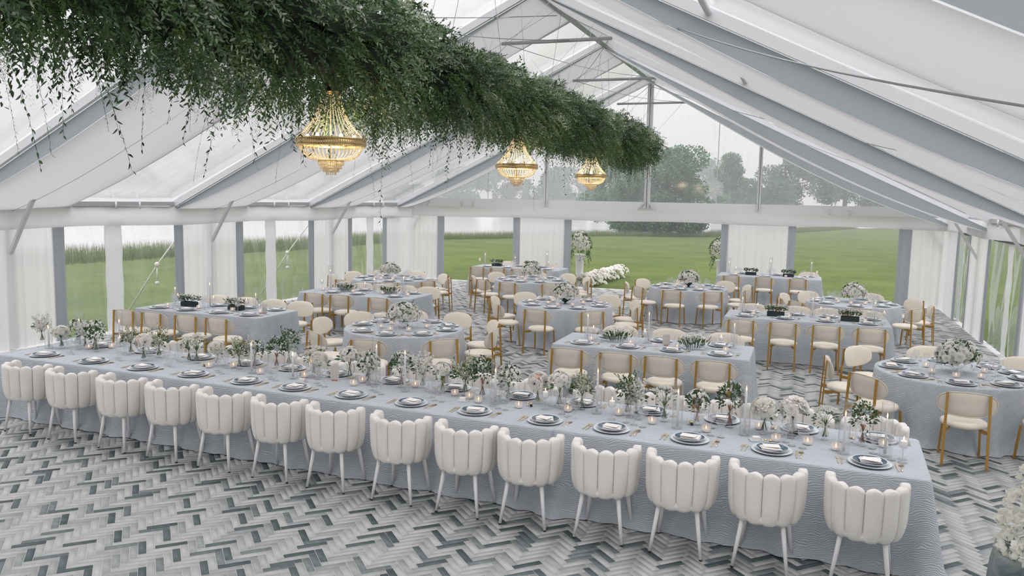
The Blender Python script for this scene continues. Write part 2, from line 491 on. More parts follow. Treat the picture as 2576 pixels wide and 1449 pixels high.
def _lawn():
    m, nt, out = newmat('mown_lawn')
    tc = nt.nodes.new('ShaderNodeTexCoord')
    n1 = N(nt, 'ShaderNodeTexNoise', Scale=0.35, Detail=6.0, Roughness=0.65)
    n2 = N(nt, 'ShaderNodeTexNoise', Scale=9.0, Detail=4.0, Roughness=0.7)
    nt.links.new(tc.outputs['Object'], n1.inputs['Vector']); nt.links.new(tc.outputs['Object'], n2.inputs['Vector'])
    mx = N(nt, 'ShaderNodeMath', _operation='MULTIPLY_ADD'); mx.inputs[1].default_value = 0.55
    nt.links.new(n2.outputs['Fac'], mx.inputs[0])
    m2 = N(nt, 'ShaderNodeMath', _operation='MULTIPLY'); m2.inputs[1].default_value = 0.45
    nt.links.new(n1.outputs['Fac'], m2.inputs[0]); nt.links.new(m2.outputs[0], mx.inputs[2])
    rp = nt.nodes.new('ShaderNodeValToRGB'); e = rp.color_ramp.elements
    e[0].position = 0.33; e[0].color = (0.05, 0.085, 0.025, 1)
    e[1].position = 0.72; e[1].color = (0.165, 0.195, 0.07, 1)
    q = e.new(0.5); q.color = (0.098, 0.132, 0.042, 1)
    nt.links.new(mx.outputs[0], rp.inputs[0])
    p = nt.nodes.new('ShaderNodeBsdfPrincipled'); p.inputs['Roughness'].default_value = 0.9; p.inputs['Specular IOR Level'].default_value = 0.1
    nt.links.new(rp.outputs[0], p.inputs['Base Color'])
    b = N(nt, 'ShaderNodeBump', Strength=0.5, Distance=0.05); nt.links.new(n2.outputs['Fac'], b.inputs['Height']); nt.links.new(b.outputs[0], p.inputs['Normal'])
    nt.links.new(p.outputs[0], out.inputs['Surface'])
    return m
M['lawn'] = _lawn()
M['water'] = princ('calm_grey_water', (0.60, 0.62, 0.64), 0.12, spec=0.6)
def _marble():
    m, nt, out = newmat('grey_green_marble')
    tc = nt.nodes.new('ShaderNodeTexCoord')
    n = N(nt, 'ShaderNodeTexNoise', Scale=5.0, Detail=7.0, Roughness=0.6, Distortion=1.6)
    nt.links.new(tc.outputs['Object'], n.inputs['Vector'])
    rp = nt.nodes.new('ShaderNodeValToRGB'); e = rp.color_ramp.elements
    e[0].position = 0.32; e[0].color = (0.04, 0.075, 0.07, 1); e[1].position = 0.68; e[1].color = (0.30, 0.34, 0.345, 1)
    nt.links.new(n.outputs['Fac'], rp.inputs[0])
    p = nt.nodes.new('ShaderNodeBsdfPrincipled'); p.inputs['Roughness'].default_value = 0.35
    nt.links.new(rp.outputs[0], p.inputs['Base Color']); nt.links.new(p.outputs[0], out.inputs['Surface'])
    return m
M['marble'] = _marble()
# ------------------------------------------------------------------ the tent: floor, roof, walls
XL, XR, YB = -13.05, 3.62, 24.92
XC = -4.72
RZ, EZ = 6.65, 2.62
POSTS = [-0.09, 4.91, 9.91, 14.91, 19.91, 24.91]
def roofz(x):
    return RZ - (RZ - EZ) * (abs(x - XC) / (XC - XL if x < XC else XR - XC))

def pix(P):
    """photograph pixel of world points (n,3), used only to pick which floor pieces show largest"""
    P = np.asarray(P) - np.array([0, 0, CAM_H])
    z = P @ np.array(cf); z = np.where(np.abs(z) < 1e-3, 1e-3, z)
    return 1288 + 2003.6 * (P @ np.array(cr2)) / z, 724.5 - 2003.6 * (P @ np.array(cu2)) / z, z

floor = struct(empty('floor'), 'grey herringbone tile floor of the tent')
slab = MB().box(((XL + XR) / 2, 10.45, -0.0513), (XR - XL + 0.1, 29.0, 0.1)).build('grout_bed', M['grout'], floor, False)
TW, TL, TN = 0.061, 0.244, 4
def herringbone():
    c45 = math.sqrt(0.5)
    H, V = [], []
    rng = 420
    k = np.arange(-rng, rng + 500)
    for j in range(-70, 70):
        H.append(np.stack([k + 2 * TN * j, k], 1)); V.append(np.stack([k + TN + 2 * TN * j, k + 1 - TN], 1))
    H = np.concatenate(H); V = np.concatenate(V)
    def world(a): return np.stack([(a[:, 0] - a[:, 1]) * c45 * TW + XC, (a[:, 0] + a[:, 1]) * c45 * TW + 1.0], 1)
    ch = world(H + np.array([TN / 2, .5])); cv = world(V + np.array([.5, TN / 2]))
    def keep(c):
        m = (c[:, 0] > XL + .12) & (c[:, 0] < XR - .12) & (c[:, 1] > 2.9) & (c[:, 1] < 24.8)
        x, y, z = pix(np.c_[c, np.zeros(len(c))])
        return m & (z > .5) & (x > -700) & (x < 3300) & (y < 2300)
    kh, kv = keep(ch), keep(cv)
    jh = np.repeat(np.arange(-70, 70), len(k)); kk = np.tile(k, 140)
    ph = (kk * 5 + jh * 3) % 13; pv = (kk * 5 + jh * 3 + 4) % 13
    return ch[kh], cv[kv], np.concatenate([(ph[kh] == 0) | (ph[kh] == 7), (pv[kv] == 1) | (pv[kv] == 7)])
ch, cv, dk_ = herringbone()
tc_ = np.concatenate([ch, cv]); ta_ = np.concatenate([np.zeros(len(ch)), np.ones(len(cv))])
u_ = nr.random(len(tc_))
tone_ = np.where((dk_ & (u_ < .82)) | (u_ > .97), .05 + .15 * nr.random(len(tc_)), np.where(u_ < .09, .22 + .14 * nr.random(len(tc_)), np.where(u_ < .34, .52 + .12 * nr.random(len(tc_)), .70 + .12 * nr.random(len(tc_)))))
px_, py_, pz_ = pix(np.c_[tc_, np.zeros(len(tc_))])
vis_ = (px_ > 0) & (px_ < 2576) & (py_ > 0) & (py_ < 1449)
# pieces hidden by the long table and its chairs are not among the largest in view
hid_ = (tc_[:, 1] > 6.2) | ((px_ > 2560)) | ((tc_[:, 0] > 1.05) & (tc_[:, 1] < 5.6))
order_ = np.argsort(np.where(vis_ & ~hid_, pz_, 1e6))
pick_ = order_[:300]
def tile_mesh(name, ang, tone):
    hl, hw = TL / 2 - .0012, TW / 2 - .0012
    b = .0006
    c, s = math.cos(ang), math.sin(ang)
    v = []
    for (x, y, z) in [(-hl, -hw, -.004), (hl, -hw, -.004), (hl, hw, -.004), (-hl, hw, -.004), (-hl + b, -hw + b, 0), (hl - b, -hw + b, 0), (hl - b, hw - b, 0), (-hl + b, hw - b, 0)]:
        v.append((x * c - y * s, x * s + y * c, z))
    f = [(4, 5, 6, 7), (0, 1, 5, 4), (1, 2, 6, 5), (2, 3, 7, 6), (3, 0, 4, 7)]
    return np.array(v), np.array(f)
TV = [tile_mesh('', PI / 4, 0), tile_mesh('', 3 * PI / 4, 0)]
bank = {}
for i in pick_:
    t = round(float(tone_[i]) * 12) / 12
    key = (int(ta_[i]), t)
    if key not in bank:
        v, f = TV[key[0]]
        bank[key] = npmesh('tile', v, f, M['tile'], col=np.full(8, t))
    o = link('tile', bank[key], floor, (float(tc_[i, 0]), float(tc_[i, 1]), float(rnd.uniform(-.0006, .0006))))
rest = np.setdiff1d(np.arange(len(tc_)), pick_)
VV, FF, CC = [], [], []
base = 0
for a in (0, 1):
    idx = rest[ta_[rest] == a]
    v, f = TV[a]
    P = np.c_[tc_[idx], nr.uniform(-.0006, .0006, len(idx))]
    VV.append((P[:, None, :] + v[None]).reshape(-1, 3))
    FF.append((np.arange(len(idx))[:, None, None] * 8 + f[None]).reshape(-1, 4) + base)
    CC.append(np.repeat(tone_[idx], 8)); base += len(idx) * 8
o = link('tile_field', npmesh('tile_field', np.concatenate(VV), np.concatenate(FF), M['tile'], col=np.concatenate(CC)), floor)
o['kind'] = 'stuff'

# --- roof
ceil = struct(empty('ceiling'), 'clear vinyl tent roof with white liner swags and grey borders')
for k in range(-1, 5):
    y0, y1 = (POSTS[k] if k >= 0 else -4.0), POSTS[k + 1] + (0.05 if k == 4 else 0)
    for xe in (XL, XR):
        P = []
        for i in range(13):
            t = i / 12; x = XC + (xe - XC) * t
            row = []
            for j in range(5):
                s = j / 4
                row.append((x, y0 + (y1 - y0) * s, roofz(x) - 0.05 * math.sin(PI * s) - 0.02 * math.sin(PI * t)))
            P.append(row)
        MB().grid(P).build('clear_panel', M['vinyl_roof'], ceil)
DROP = 0.0
def linez(x, xe, s=0.5):
    t = abs(x - XC) / abs(xe - XC)
    t2 = t ** 1.5
    return roofz(x) - DROP * math.sin(PI * min(1, t * .62 + .12)) - (0.23 - .06 * s) - (0.26 - .05 * s) * 4 * t2 * (1 - t2)
for yr in POSTS:
    a, b = yr - 1.15, (yr + 1.15 if yr < 24 else YB - .04)
    for xe in (XL + .03, XR - .03):
        DROP = {19.91: .15, 24.91: .19}.get(yr, 0.0) if xe > 0 else 0.0
        nx, ny = 26, 10
        P = []
        for i in range(nx + 1):
            x = XC + (xe - XC) * i / nx
            row = []
            for j in range(ny + 1):
                s = j / ny
                z = linez(x, xe, s) - 0.05 * math.sin(PI * s) * (0.4 + 0.6 * math.sin(PI * i / nx)) + 0.012 * math.sin(s * 17 + yr) * math.sin(PI * i / nx)
                row.append((x, a + (b - a) * s, z))
            P.append(row)
        MB().grid(P).build('liner_panel', M['liner'], ceil)
        for yy, sg in ((a, 1), (b, -1)):
            P = []
            for i in range(nx + 1):
                x = XC + (xe - XC) * i / nx
                zt, zb = roofz(x) - DROP * .85 * math.sin(PI * min(1, abs(x - XC) / abs(xe - XC) * .62 + .12)) - (0.205 if sg > 0 else .15), linez(x, xe, 0 if sg > 0 else 1)
                P.append([(x, yy + sg * .015 * (1 - q), zt + (zb - zt) * q) for q in (0, .5, 1)])
            MB().grid(P).build('liner_border', M['skirt_grey'], ceil)
            MB().beam((XC, yy - sg * .02, RZ - 0.13), (xe, yy - sg * .02, roofz(xe) - 0.13), 0.07, 0.12).build('roof_beam', M['alu'], ceil, False)
        if xe > 0: continue
        # seam along the middle of each left-hand liner panel
        pts = [(XC + (xe - XC) * i / 14, yr if yr < 24 else yr - .5, linez(XC + (xe - XC) * i / 14, xe) - 0.053) for i in range(15)]
        MB().tube(pts, 0.0035, 5).build('liner_seam', M['cable'], ceil)
    DROP = 0.0
    # collar tie near the ridge
    MB().tube([(XC - 1.1, yr, 5.82), (XC + 1.1, yr, 5.82)], 0.034, 10).build('tie_bar', M['alu_grey'], ceil)
    for sx, xe in ((1, XL), (-1, XR)):
        MB().beam((xe + sx * .72, yr, linez(xe + sx * .72, xe) + .02), (xe + sx * .1, yr, 1.7), 0.07, 0.05).build('knee_brace', M['alu'], ceil, False)
for k in range(5):
    a, b = POSTS[k] + 1.15, POSTS[k + 1] - 1.15
    for x in (-1.1, 2 * XC + 1.1):
        MB().tube([(x, a, roofz(x) - .12), (x, b, roofz(x) - .12)], 0.036, 8).build('purlin', M['alu'], ceil)
MB().box((XC, 10.9, RZ - .13), (0.16, 28.0, 0.2)).build('ridge_beam', M['alu_grey'], ceil, False)
for xe, sx in ((XL, 1), (XR, -1)):
    MB().box((xe + sx * .08, 10.9, EZ - .06), (0.14, 28.0, 0.09)).build('eave_rail', M['alu_grey'], ceil, False)
    for k in range(1, 5):
        for d in (2.2, 2.8):
            MB().tube([(xe + sx * .2, POSTS[k] + d, EZ - .02), (xe + sx * .2, POSTS[k] + d, EZ - .16)], 0.018, 6).build('rail_hook', M['alu'], ceil)
for (p, q, r) in (((-2.05, 9.8, 5.06), (1.55, 3.9, 3.10), .008), ((XC, 24.8, 6.3), (3.4, 8.6, 2.75), .008), ((-2.57, 20.94, 5.3), (3.4, 16.0, 2.7), .006),
                  ((XC, 14.95, 6.3), (XC - 3.6, 9.3, 5.5), .008), ((XC + .3, 14.9, 5.82), (XC - 2.4, 11.8, 5.75), .008), ((XC - 1.05, 14.9, 5.82), (XC + 1.05, 19.9, 5.82), .007),
                  ((XC + 1.05, 14.9, 5.82), (XC - 1.05, 19.9, 5.82), .007), ((XC - 1.05, 19.9, 5.82), (XC + 1.05, 24.9, 5.82), .007), ((XC + 1.05, 19.9, 5.82), (XC - 1.05, 24.9, 5.82), .007)):
    p, q = Vector(p), Vector(q)
    pts = [p.lerp(q, i / 10) - Vector((0, 0, .12 * math.sin(PI * i / 10))) for i in range(11)]
    MB().tube(pts, r, 5).build('brace_cable', M['cable'], ceil)

# --- fabric sheets
def sheet(name, p0, p1, z0, z1, mat, parent, pleat=9, amp=0.045, seed=0, nz=9, bulge=0.0, pinch=0.0, lean=(0, 0)):
    """hanging cloth from p0 to p1 (plan), z0..z1, gathered in pleats, falling free at the hem"""
    p0 = Vector((p0[0], p0[1])); p1 = Vector((p1[0], p1[1]))
    d = p1 - p0; L = d.length; t = d / L; n = Vector((-t.y, t.x))
    nu = max(10, int(L / 0.028))
    ph = [rnd.uniform(0, 6.28) for _ in range(4)]
    P = []
    for i in range(nu + 1):
        u = i / nu
        row = []
        for j in range(nz + 1):
            v = j / nz
            z = z1 + (z0 - z1) * v
            a = amp * (0.35 + 0.65 * v ** .7)
            off = a * (math.sin(2 * PI * pleat * u + ph[0] + .5 * math.sin(3 * u + ph[1])) * .65 + .35 * math.sin(2 * PI * pleat * 1.7 * u + ph[2] + v)) + bulge * math.sin(PI * u)
            uu = 0.5 + (u - .5) * (1 - pinch * math.sin(PI * min(1, v * 1.0)) * .6 - pinch * v * .4)
            q = p0 + d * uu + n * off + Vector(lean) * v * v
            row.append((q.x, q.y, z))
        P.append(row)
    return MB().grid(P).build(name, mat, parent)

def curtain(label, axis, c0, c1, fixed, ztop, inward, greyL=True, greyR=True, gw=0.27):
    """white voile between grey satin edge panels; axis 'y' along a side wall, 'x' along the back wall"""
    mid = (c0 + c1) / 2
    root = empty('curtain', (fixed, mid, 0) if axis == 'y' else (mid, fixed, 0))
    tag(root, label, 'curtain', 'wall curtains')
    loc = root.location
    def seg(nm, a, b, mt, pl, am, off=0.0, pin=0.0):
        f = fixed + inward * off
        if axis == 'y': q0, q1 = (f - loc.x, a - loc.y), (f - loc.x, b - loc.y)
        else: q0, q1 = (a - loc.x, f - loc.y), (b - loc.x, f - loc.y)
        return sheet(nm, q0, q1, 0.015, ztop, mt, root, pl, am, pinch=pin)
    a, b = c0, c1
    if greyL: seg('grey_edge', a, a + gw, M['satin'], 2, 0.022, .02); a += gw - .02
    if greyR: seg('grey_edge', b - gw, b, M['satin'], 2, 0.022, .02); b -= gw - .02
    seg('voile_panel', a, b, M['sheer'], max(3, int((b - a) * 6)), 0.036, .03)
    return root

names_l = {4.91: 'nearest left-wall curtain, at the edge of the view', 9.91: 'white and grey curtain at the far left beside long table', 14.91: 'white and grey left-wall curtain behind leftmost rectangular table', 19.91: 'white and grey left-wall curtain behind leftmost round table'}
for yr, lb in names_l.items():
    curtain(lb, 'y', yr - 1.17, yr + 1.1, XL + .07, 2.2, 1)
names_r = {4.91: 'nearest right-wall curtain, beside the planter', 9.91: 'right-wall curtain beside the nearest round table', 14.91: 'right-wall curtain, second from the back corner', 19.91: 'right-wall curtain nearest the back right corner'}
for yr, lb in names_r.items():
    curtain(lb, 'y', yr - 1.17, yr + 1.1, XR - .07, 2.24, -1)
curtain('white corner curtain on left wall, nearest the back', 'y', 22.85, 24.84, XL + .07, 2.2, 1, True, False)
curtain('white corner curtain on right wall, nearest the back', 'y', 22.3, 24.84, XR - .07, 2.24, -1, True, False)
curtain('back-wall curtain in the left corner beside left doorway', 'x', XL + .05, -11.68, YB - .08, 2.22, -1, False, True)
curtain('back-wall curtain between left and middle doorways', 'x', -9.17, -7.16, YB - .08, 2.24, -1, True, True, .25)
curtain('back-wall curtain between middle and right doorways', 'x', -2.46, -.33, YB - .08, 2.24, -1, True, True, .22)
curtain('back-wall curtain in the right corner beside right doorway', 'x', 2.40, XR - .05, YB - .08, 2.26, -1, True, False, .34)

# --- valance bands over the curtains
def valance(name, axis, fixed, c0, c1, z0, z1, inward, label):
    n = int(abs(c1 - c0) / .12)
    P = []
    for i in range(n + 1):
        c = c0 + (c1 - c0) * i / n
        bl = 0.0
        for yr in (POSTS if axis == 'y' else (-8.1, -1.4, XL, XR)):
            d = abs(c - yr)
            bl = max(bl, max(0, min(1, (1.35 - d) / .25)) * .07)
        w = .05 + bl + .012 * math.sin(c * 5)
        sag = .018 * math.sin(c * 1.25) 
        row = [(w - .05, z1 + sag * .4), (w, z1 + sag * .4), (w + .005, (z0 + z1) / 2), (w, z0 + sag), (w - .03, z0 + sag)]
        P.append([((fixed + inward * a, c, z) if axis == 'y' else (c, fixed + inward * a, z)) for a, z in row])
    return struct(MB().grid(P).build(name, M['valance']), label)
valance('trim_1', 'y', XL + .07, -4, YB, 2.12, 2.51, 1, 'white cloth valance along the left wall')
valance('trim_2', 'y', XR - .07, -4, YB, 2.2, 2.55, -1, 'white cloth valance along the right wall')
valance('trim_3', 'x', YB - .1, XL, XR, 2.18, 2.52, -1, 'white cloth valance across the back wall')

# --- side walls: posts and clear vinyl windows with white webbing down the middle
wn_i = 0
for side, xe, sx in (('left', XL, -1), ('right', XR, 1)):
    w = struct(empty('wall_' + side), 'tent side wall posts on the ' + side)
    for yr in POSTS:
        MB().box((xe + sx * .04, yr - (.02 if yr > 24 else 0), 1.3), (.12, .12, 2.6)).build('post', M['alu'], w, False)
    for k in range(0, 5):
        wn_i += 1
        y0, y1 = POSTS[k] + .9, POSTS[k + 1] - .9
        wd = struct(empty('window_%d' % wn_i, (xe + sx * .03, (y0 + y1) / 2, 0)), 'clear vinyl wall panel')
        ym = (y0 + y1) / 2 - (.2 if side == 'left' else 0)
        oy = (y0 + y1) / 2
        for a, b in ((y0, ym - .2), (ym + .2, y1)):
            P = []
            n = int((b - a) / .06)
            for i in range(n + 1):
                c = a + (b - a) * i / n
                P.append([(.012 * math.sin(c * 9 + z * 3) + (.03 * (1 - z) ** 2 * math.sin(c * 14) if z < .6 else 0), c - oy, z) for z in [0.0 + 2.3 * j / 12 for j in range(13)]])
            MB().grid(P).build('pane', M['vinyl_wall'], wd)
        P = []
        for i in range(9):
            c = ym - .215 + .43 * i / 8
            P.append([(-sx * .02 + .01 * math.sin(c * 40 + z * 8), c - oy, z) for z in [0.0 + 2.3 * j / 14 for j in range(15)]])
        MB().grid(P).build('webbing_strip', M['vinyl_white'], wd)
        MB().box((0, 0, 2.17), (.05, y1 - y0, .05)).build('top_bar', M['dark_bracket'], wd, False)

wf = struct(MB().box((XC, -3.98, 3.2), (XR - XL, .06, 6.4)).build('wall_front', M['valance'], None, False), 'plain white end wall behind the viewpoint')  # out of view, added to reduce light from the camera side
# --- back gable: white board, clear vinyl triangles, posts
wb = struct(empty('wall_back', (XC, YB, 0)), 'white gable board and posts of the back wall')
MB().box((-.0 + (XL + XR) / 2 - XC, .06, 2.645), (XR - XL - .1, .06, .29)).build('gable_board', M['valance'], wb, False)
for x in (-8.09, -4.78, -1.43):
    o = MB()
    wd_ = .17 if abs(x + 4.78) < .01 else .10
    for s in (-1, 1): o.box((x - XC + s * wd_ * .3, .03, (2.6 + roofz(x) - .2) / 2), (wd_ * .45, .12, roofz(x) - .2 - 2.6))
    o.box((x - XC, .05, (2.6 + roofz(x) - .2) / 2), (wd_ * .3, .07, roofz(x) - .2 - 2.6))
    o.build('gable_post', M['alu'], wb, False)
for s in (-1, 1):
    MB().beam((-4.78 - XC + s * .28, -.02, 2.55), (-4.78 - XC + s * .06, -.02, 2.78), .09, .05).build('post_foot', M['alu'], wb, False)
for x in (-11.1, -10.7, .55, 1.1):
    MB().tube([(x - XC, -.03, 2.5), (x - XC, -.03, 2.66)], .03, 8).ball((x - XC, -.03, 2.68), .035).build('rail_peg', M['alu'], wb)
gw_ = struct(empty('window_11', (XC, YB + .07, 0)), 'clear vinyl gable window')
gx = [XL + .4, -10.15, -8.09, -6.81, -4.78, -2.67, -1.43, .69, XR - .4]
for a, b in zip(gx[:-1], gx[1:]):
    P = [[(x - XC, 0, 2.78 + (max(roofz(x) - .12, 2.79) - 2.78) * v) for v in (0, .33, .66, 1)] for x in (a + .01, a + (b - a) * .33, a + (b - a) * .66, b - .01)]
    MB().grid(P).build('pane', M['vinyl_wall'], gw_)
for x in (-10.15, -6.81, -2.67, .69):
    MB().box((x - XC, -.01, (2.78 + roofz(x) - .12) / 2), (.022, .012, roofz(x) - .12 - 2.78)).build('seam_strip', M['alu'], gw_, False)

# ------------------------------------------------------------------ outside
shore = [(-34, -60), (-31, 10), (-29.5, 28), (-27.5, 38), (-27, 50), (-23, 56), (-17.5, 67), (-8, 73), (4, 112), (20, 132), (160, 150)]
inner = [(x + (9 if i < 6 else 6), y - (0 if i < 5 else 9)) for i, (x, y) in enumerate(shore)]
g = MB()
v = [(x, y, -.75) for x, y in shore] + [(x, y, -.12) for x, y in inner] + [(160, -60, -.12)]
n = len(shore)
g.add([(x - 3, y + (0 if i < 5 else 4), -1.4) for i, (x, y) in enumerate(shore)] + [(x, y, -.2) for x, y in shore] + [(x, y, -.12) for x, y in inner] + [(160, -60, -.12)],
      [(i, i + 1, n + i + 1, n + i) for i in range(n - 1)] + [(n + i, n + i + 1, 2 * n + i + 1, 2 * n + i) for i in range(n - 1)] + [tuple([3 * n] + [2 * n + i for i in range(n - 1, -1, -1)])])
struct(g.build('lawn', M['lawn'], None, False), 'mown green lawn outside the tent')
struct(MB().box((-100, 300, -1.3), (1400, 1000, .2)).build('lake', M['water'], None, False), 'pale calm lake beyond the lawn')

# tall meadow grass along the shore
def reeds():
    V, F, T = [], [], []
    pts = np.array(shore[1:9], float)
    seg = np.diff(pts, axis=0); L = np.linalg.norm(seg, axis=1)
    n = 60000
    si = nr.choice(len(L), n, p=L / L.sum()); t = nr.random(n)
    P = pts[si] + seg[si] * t[:, None]
    nrm = np.stack([seg[si][:, 1], -seg[si][:, 0]], 1) / L[si][:, None]
    P = P + nrm * (nr.random(n) ** 1.5 * 3.2 - 1.0)[:, None]
    h = nr.uniform(.3, .8, n) * np.where(P[:, 1] > 52, .75, 1)
    an = nr.random(n) * 6.28; w = .011
    lean = np.stack([nr.normal(0, .12, n), nr.normal(0, .12, n)], 1) * h[:, None]
    b1 = np.c_[P[:, 0] - np.cos(an) * w, P[:, 1] - np.sin(an) * w, np.full(n, -.25)]
    b2 = np.c_[P[:, 0] + np.cos(an) * w, P[:, 1] + np.sin(an) * w, np.full(n, -.25)]
    tp = np.c_[P + lean, h - .2]
    V = np.stack([b1, b2, tp], 1).reshape(-1, 3)
    F = np.arange(3 * n).reshape(-1, 3)
    tn = .2 + nr.random(n) * .4
    T = np.stack([tn, tn, np.clip(tn + nr.uniform(.2, .6, n), 0, 1)], 1).ravel()
    return npmesh('tall_grass', V, F, M['reed'], col=T)
tag(link('tall_grass', reeds()), 'tall pale meadow grass along the lake shore', 'grass', kind='stuff')

# leaves as many small six-sided blades
LEAF = np.array([(0, 0, 0), (.32, -.5, .05), (.68, -.38, .03), (1, 0, -.06), (.68, .38, .03), (.32, .5, .05)])
def leaves(P, D, S, length, width, tone):
    """P base points, D directions, S side vectors, arrays; returns verts, faces(6-gon), tone"""
    D = D / np.linalg.norm(D, axis=1)[:, None]
    S = S - D * (S * D).sum(1)[:, None]; S = S / (np.linalg.norm(S, axis=1)[:, None] + 1e-9)
    U = np.cross(D, S)
    V = P[:, None, :] + LEAF[None, :, 0, None] * (D * length[:, None])[:, None, :] + LEAF[None, :, 1, None] * (S * width[:, None])[:, None, :] + LEAF[None, :, 2, None] * (U * length[:, None])[:, None, :]
    n = len(P)
    return V.reshape(-1, 3), np.arange(6 * n).reshape(-1, 6), np.repeat(tone, 6)

def tree(label, x, y, rx, h, zb, n, leaf, seed, lumps=14, group=None, tonebase=0.0, low=0):
    r = np.random.default_rng(seed)
    root = empty('tree', (x, y, -.2))
    tag(root, label, 'tree', group)
    MB().tube([(0, 0, 0), (.1, 0, h * .25), (-.1, .1, h * .55)], [rx * .06, rx * .045, rx * .02], 8).build('trunk', M['bark'], root)
    c = []
    for k in range(lumps):
        a = r.random() * 6.28; q = math.sqrt(r.random()) * .72
        rl = rx * r.uniform(.26, .42)
        zz = zb + rl * .5 + (h - zb - rl * 1.2) * r.random() * (1 - q * .45)
        c.append((math.cos(a) * q * rx, math.sin(a) * q * rx * .8, zz, rl))
    for k in range(low):
        a = 6.28 * k / low; c.append((math.cos(a) * rx * .62, math.sin(a) * rx * .5, zb + rx * .22, rx * .3))
    lumps += low
    c = np.array(c)
    ci = r.integers(0, lumps, n)
    d = r.normal(size=(n, 3)); d /= np.linalg.norm(d, axis=1)[:, None]
    rad = c[ci, 3] * (.6 + .42 * r.random(n))
    P = c[ci, :3] + d * rad[:, None] * np.array([1, 1, .72])
    P = P[(P[:, 2] > zb)]
    n = len(P); d = d[:n]
    D = r.normal(size=(n, 3)) + np.array([0, 0, -.3]); S = r.normal(size=(n, 3))
    L = leaf * r.uniform(.7, 1.4, n)
    hz = (P[:, 2] - zb) / (h - zb)
    V, F, T = leaves(P, D, S, L, L * .6, np.clip(r.random(n) * .85 + tonebase, 0, 1))
    o = link('foliage', npmesh('foliage', V, F, M['tree'], col=T), root); o['kind'] = 'stuff'
    return root
tree('broad oak standing alone on the shore beyond the middle doorway', -12.8, 72, 5.0, 10.2, .1, 42000, .19, 3, 26, low=9)
tree('smaller paler tree leaning left behind the broad oak', -19.5, 84, 4.5, 8.0, .6, 16000, .22, 4, 14, tonebase=.1)
rt = [(-10.0, 118, 5.0, 11), (-3.5, 122, 6.2, 15.5), (4.5, 121, 6.5, 14.5), (11.5, 126, 7, 14), (19.5, 125, 7, 13), (28, 128, 8, 13)]
for i, (x, y, r_, h) in enumerate(rt):
    tree('misty tree beyond right gable window, %s from the left' % ORD[i], x, y, r_, h, .3, 16000, .30, 20 + i, 16, 'trees behind the right gable')
ft = [(-112, 9), (-101, 10.5), (-90, 11), (-80, 12.5), (-70, 10), (-61, 11.5), (-52, 13.5), (-42, 12), (-33, 12), (-24, 11)]
for i, (x, h) in enumerate(ft):
    tree('pale fogged tree on the far shore, %s from the left' % ORD[i], x, 212 + 6 * math.sin(i * 2.3), 8.5, h * 1.35, -.8, 5000, .7, 40 + i, 12, 'far shore trees')

# guy ropes outside the left wall
for i, yr in enumerate((9.91, 14.91, 19.91)):
    root = empty('guy_rope', (XL - .22, yr, 0))
    tag(root, 'white guy rope with tensioner outside left wall, %s from the front' % ORD[i], 'rope', 'guy ropes')
    MB().tube([(0, 0, 2.5), (-.95, -.35, 1.15), (-1.75, -.6, -.12)], .018, 6).build('strap', M['rope'], root)
    MB().ball((-.98, -.36, 1.12), .06).tube([(-.98, -.36, 1.1), (-.99, -.36, .72)], .018, 6).ball((-.99, -.36, .68), .05).build('ratchet_tail', M['rope'], root)

# drifting mist over the lake and the far lawn
fog_m, fnt, fout = newmat('mist')
fv = nv = fnt.nodes.new('ShaderNodeVolumeScatter')
fv.inputs['Color'].default_value = (0.93, 0.95, 1.0, 1)
fv.inputs['Density'].default_value = 0.0042
fnt.links.new(fv.outputs[0], fout.inputs['Volume'])
tag(MB().box((-60, 180, 20), (560, 290, 46)).build('mist', fog_m, None, False), 'grey mist hanging over the lake and far trees', 'mist', kind='stuff')
# ------------------------------------------------------------------ table linens
TNAME = {'T0': 'long front table', 'T1': 'leftmost rectangular table', 'T2': 'second-leftmost rectangular table', 'T3': 'rectangular table beside left doorway',
         'T4': 'rectangular table beside right doorway', 'T5': 'right-hand rectangular table', 'T6': 'middle rectangular table',
         'R1': 'front-left round table', 'R2': 'central round table', 'R3': 'round table behind central one', 'R4': 'leftmost round table',
         'R5': 'round table before right doorway', 'R6': 'round table by right curtains', 'R7': 'nearest round table'}
HT = 0.76
def cloth_from_outline(pts, nrm, corner, seed, z=HT, flare=.045, amp=.042, puddle=.03):
    """pts: outline of the top edge, nrm outward; corner: 0..1 weight of hanging corner folds"""
    r = random.Random(seed)
    n = len(pts)
    ph = [r.uniform(0, 6.28) for _ in range(6)]
    s = [0.0]
    for i in range(1, n): s.append(s[-1] + math.dist(pts[i], pts[i - 1]))
    tot = s[-1] + math.dist(pts[0], pts[-1])
    K = [max(3, round(tot / w)) for w in (.62, .36, .21)]
    rows = [(-.045, z), (-.015, z - .001), (-.003, z - .006), (.002, z - .018)]
    lv = [.06, .14, .24, .36, .48, .6, .72, .84, .93, 1.0]
    P = []
    for i in range(n):
        a = 2 * PI * s[i] / tot
        fold = .5 * math.sin(K[0] * a + ph[0]) + .35 * math.sin(K[1] * a + ph[1] + .8 * math.sin(3 * a + ph[3])) + .25 * math.sin(K[2] * a + ph[2])
        row = [(pts[i][0] + nrm[i][0] * d, pts[i][1] + nrm[i][1] * d, zz) for d, zz in rows]
        for q in lv:
            zz = z - .018 - (z - .026) * q
            o = .004 + flare * q + amp * fold * q ** .75 + corner[i] * (.11 * q) * (.7 + .3 * math.cos(9 * a)) + (puddle * max(0, q - .9) * 10 if q > .9 else 0)
            o = max(o, .003)
            row.append((pts[i][0] + nrm[i][0] * o, pts[i][1] + nrm[i][1] * o, max(zz, .006)))
        P.append(row)
    b = MB().grid(P, closed=True)
    b.f = [q[::-1] for q in b.f]
    nv = len(P[0])
    b.f.append(tuple(i * nv for i in range(n))); b.mi.append(0)
    return b
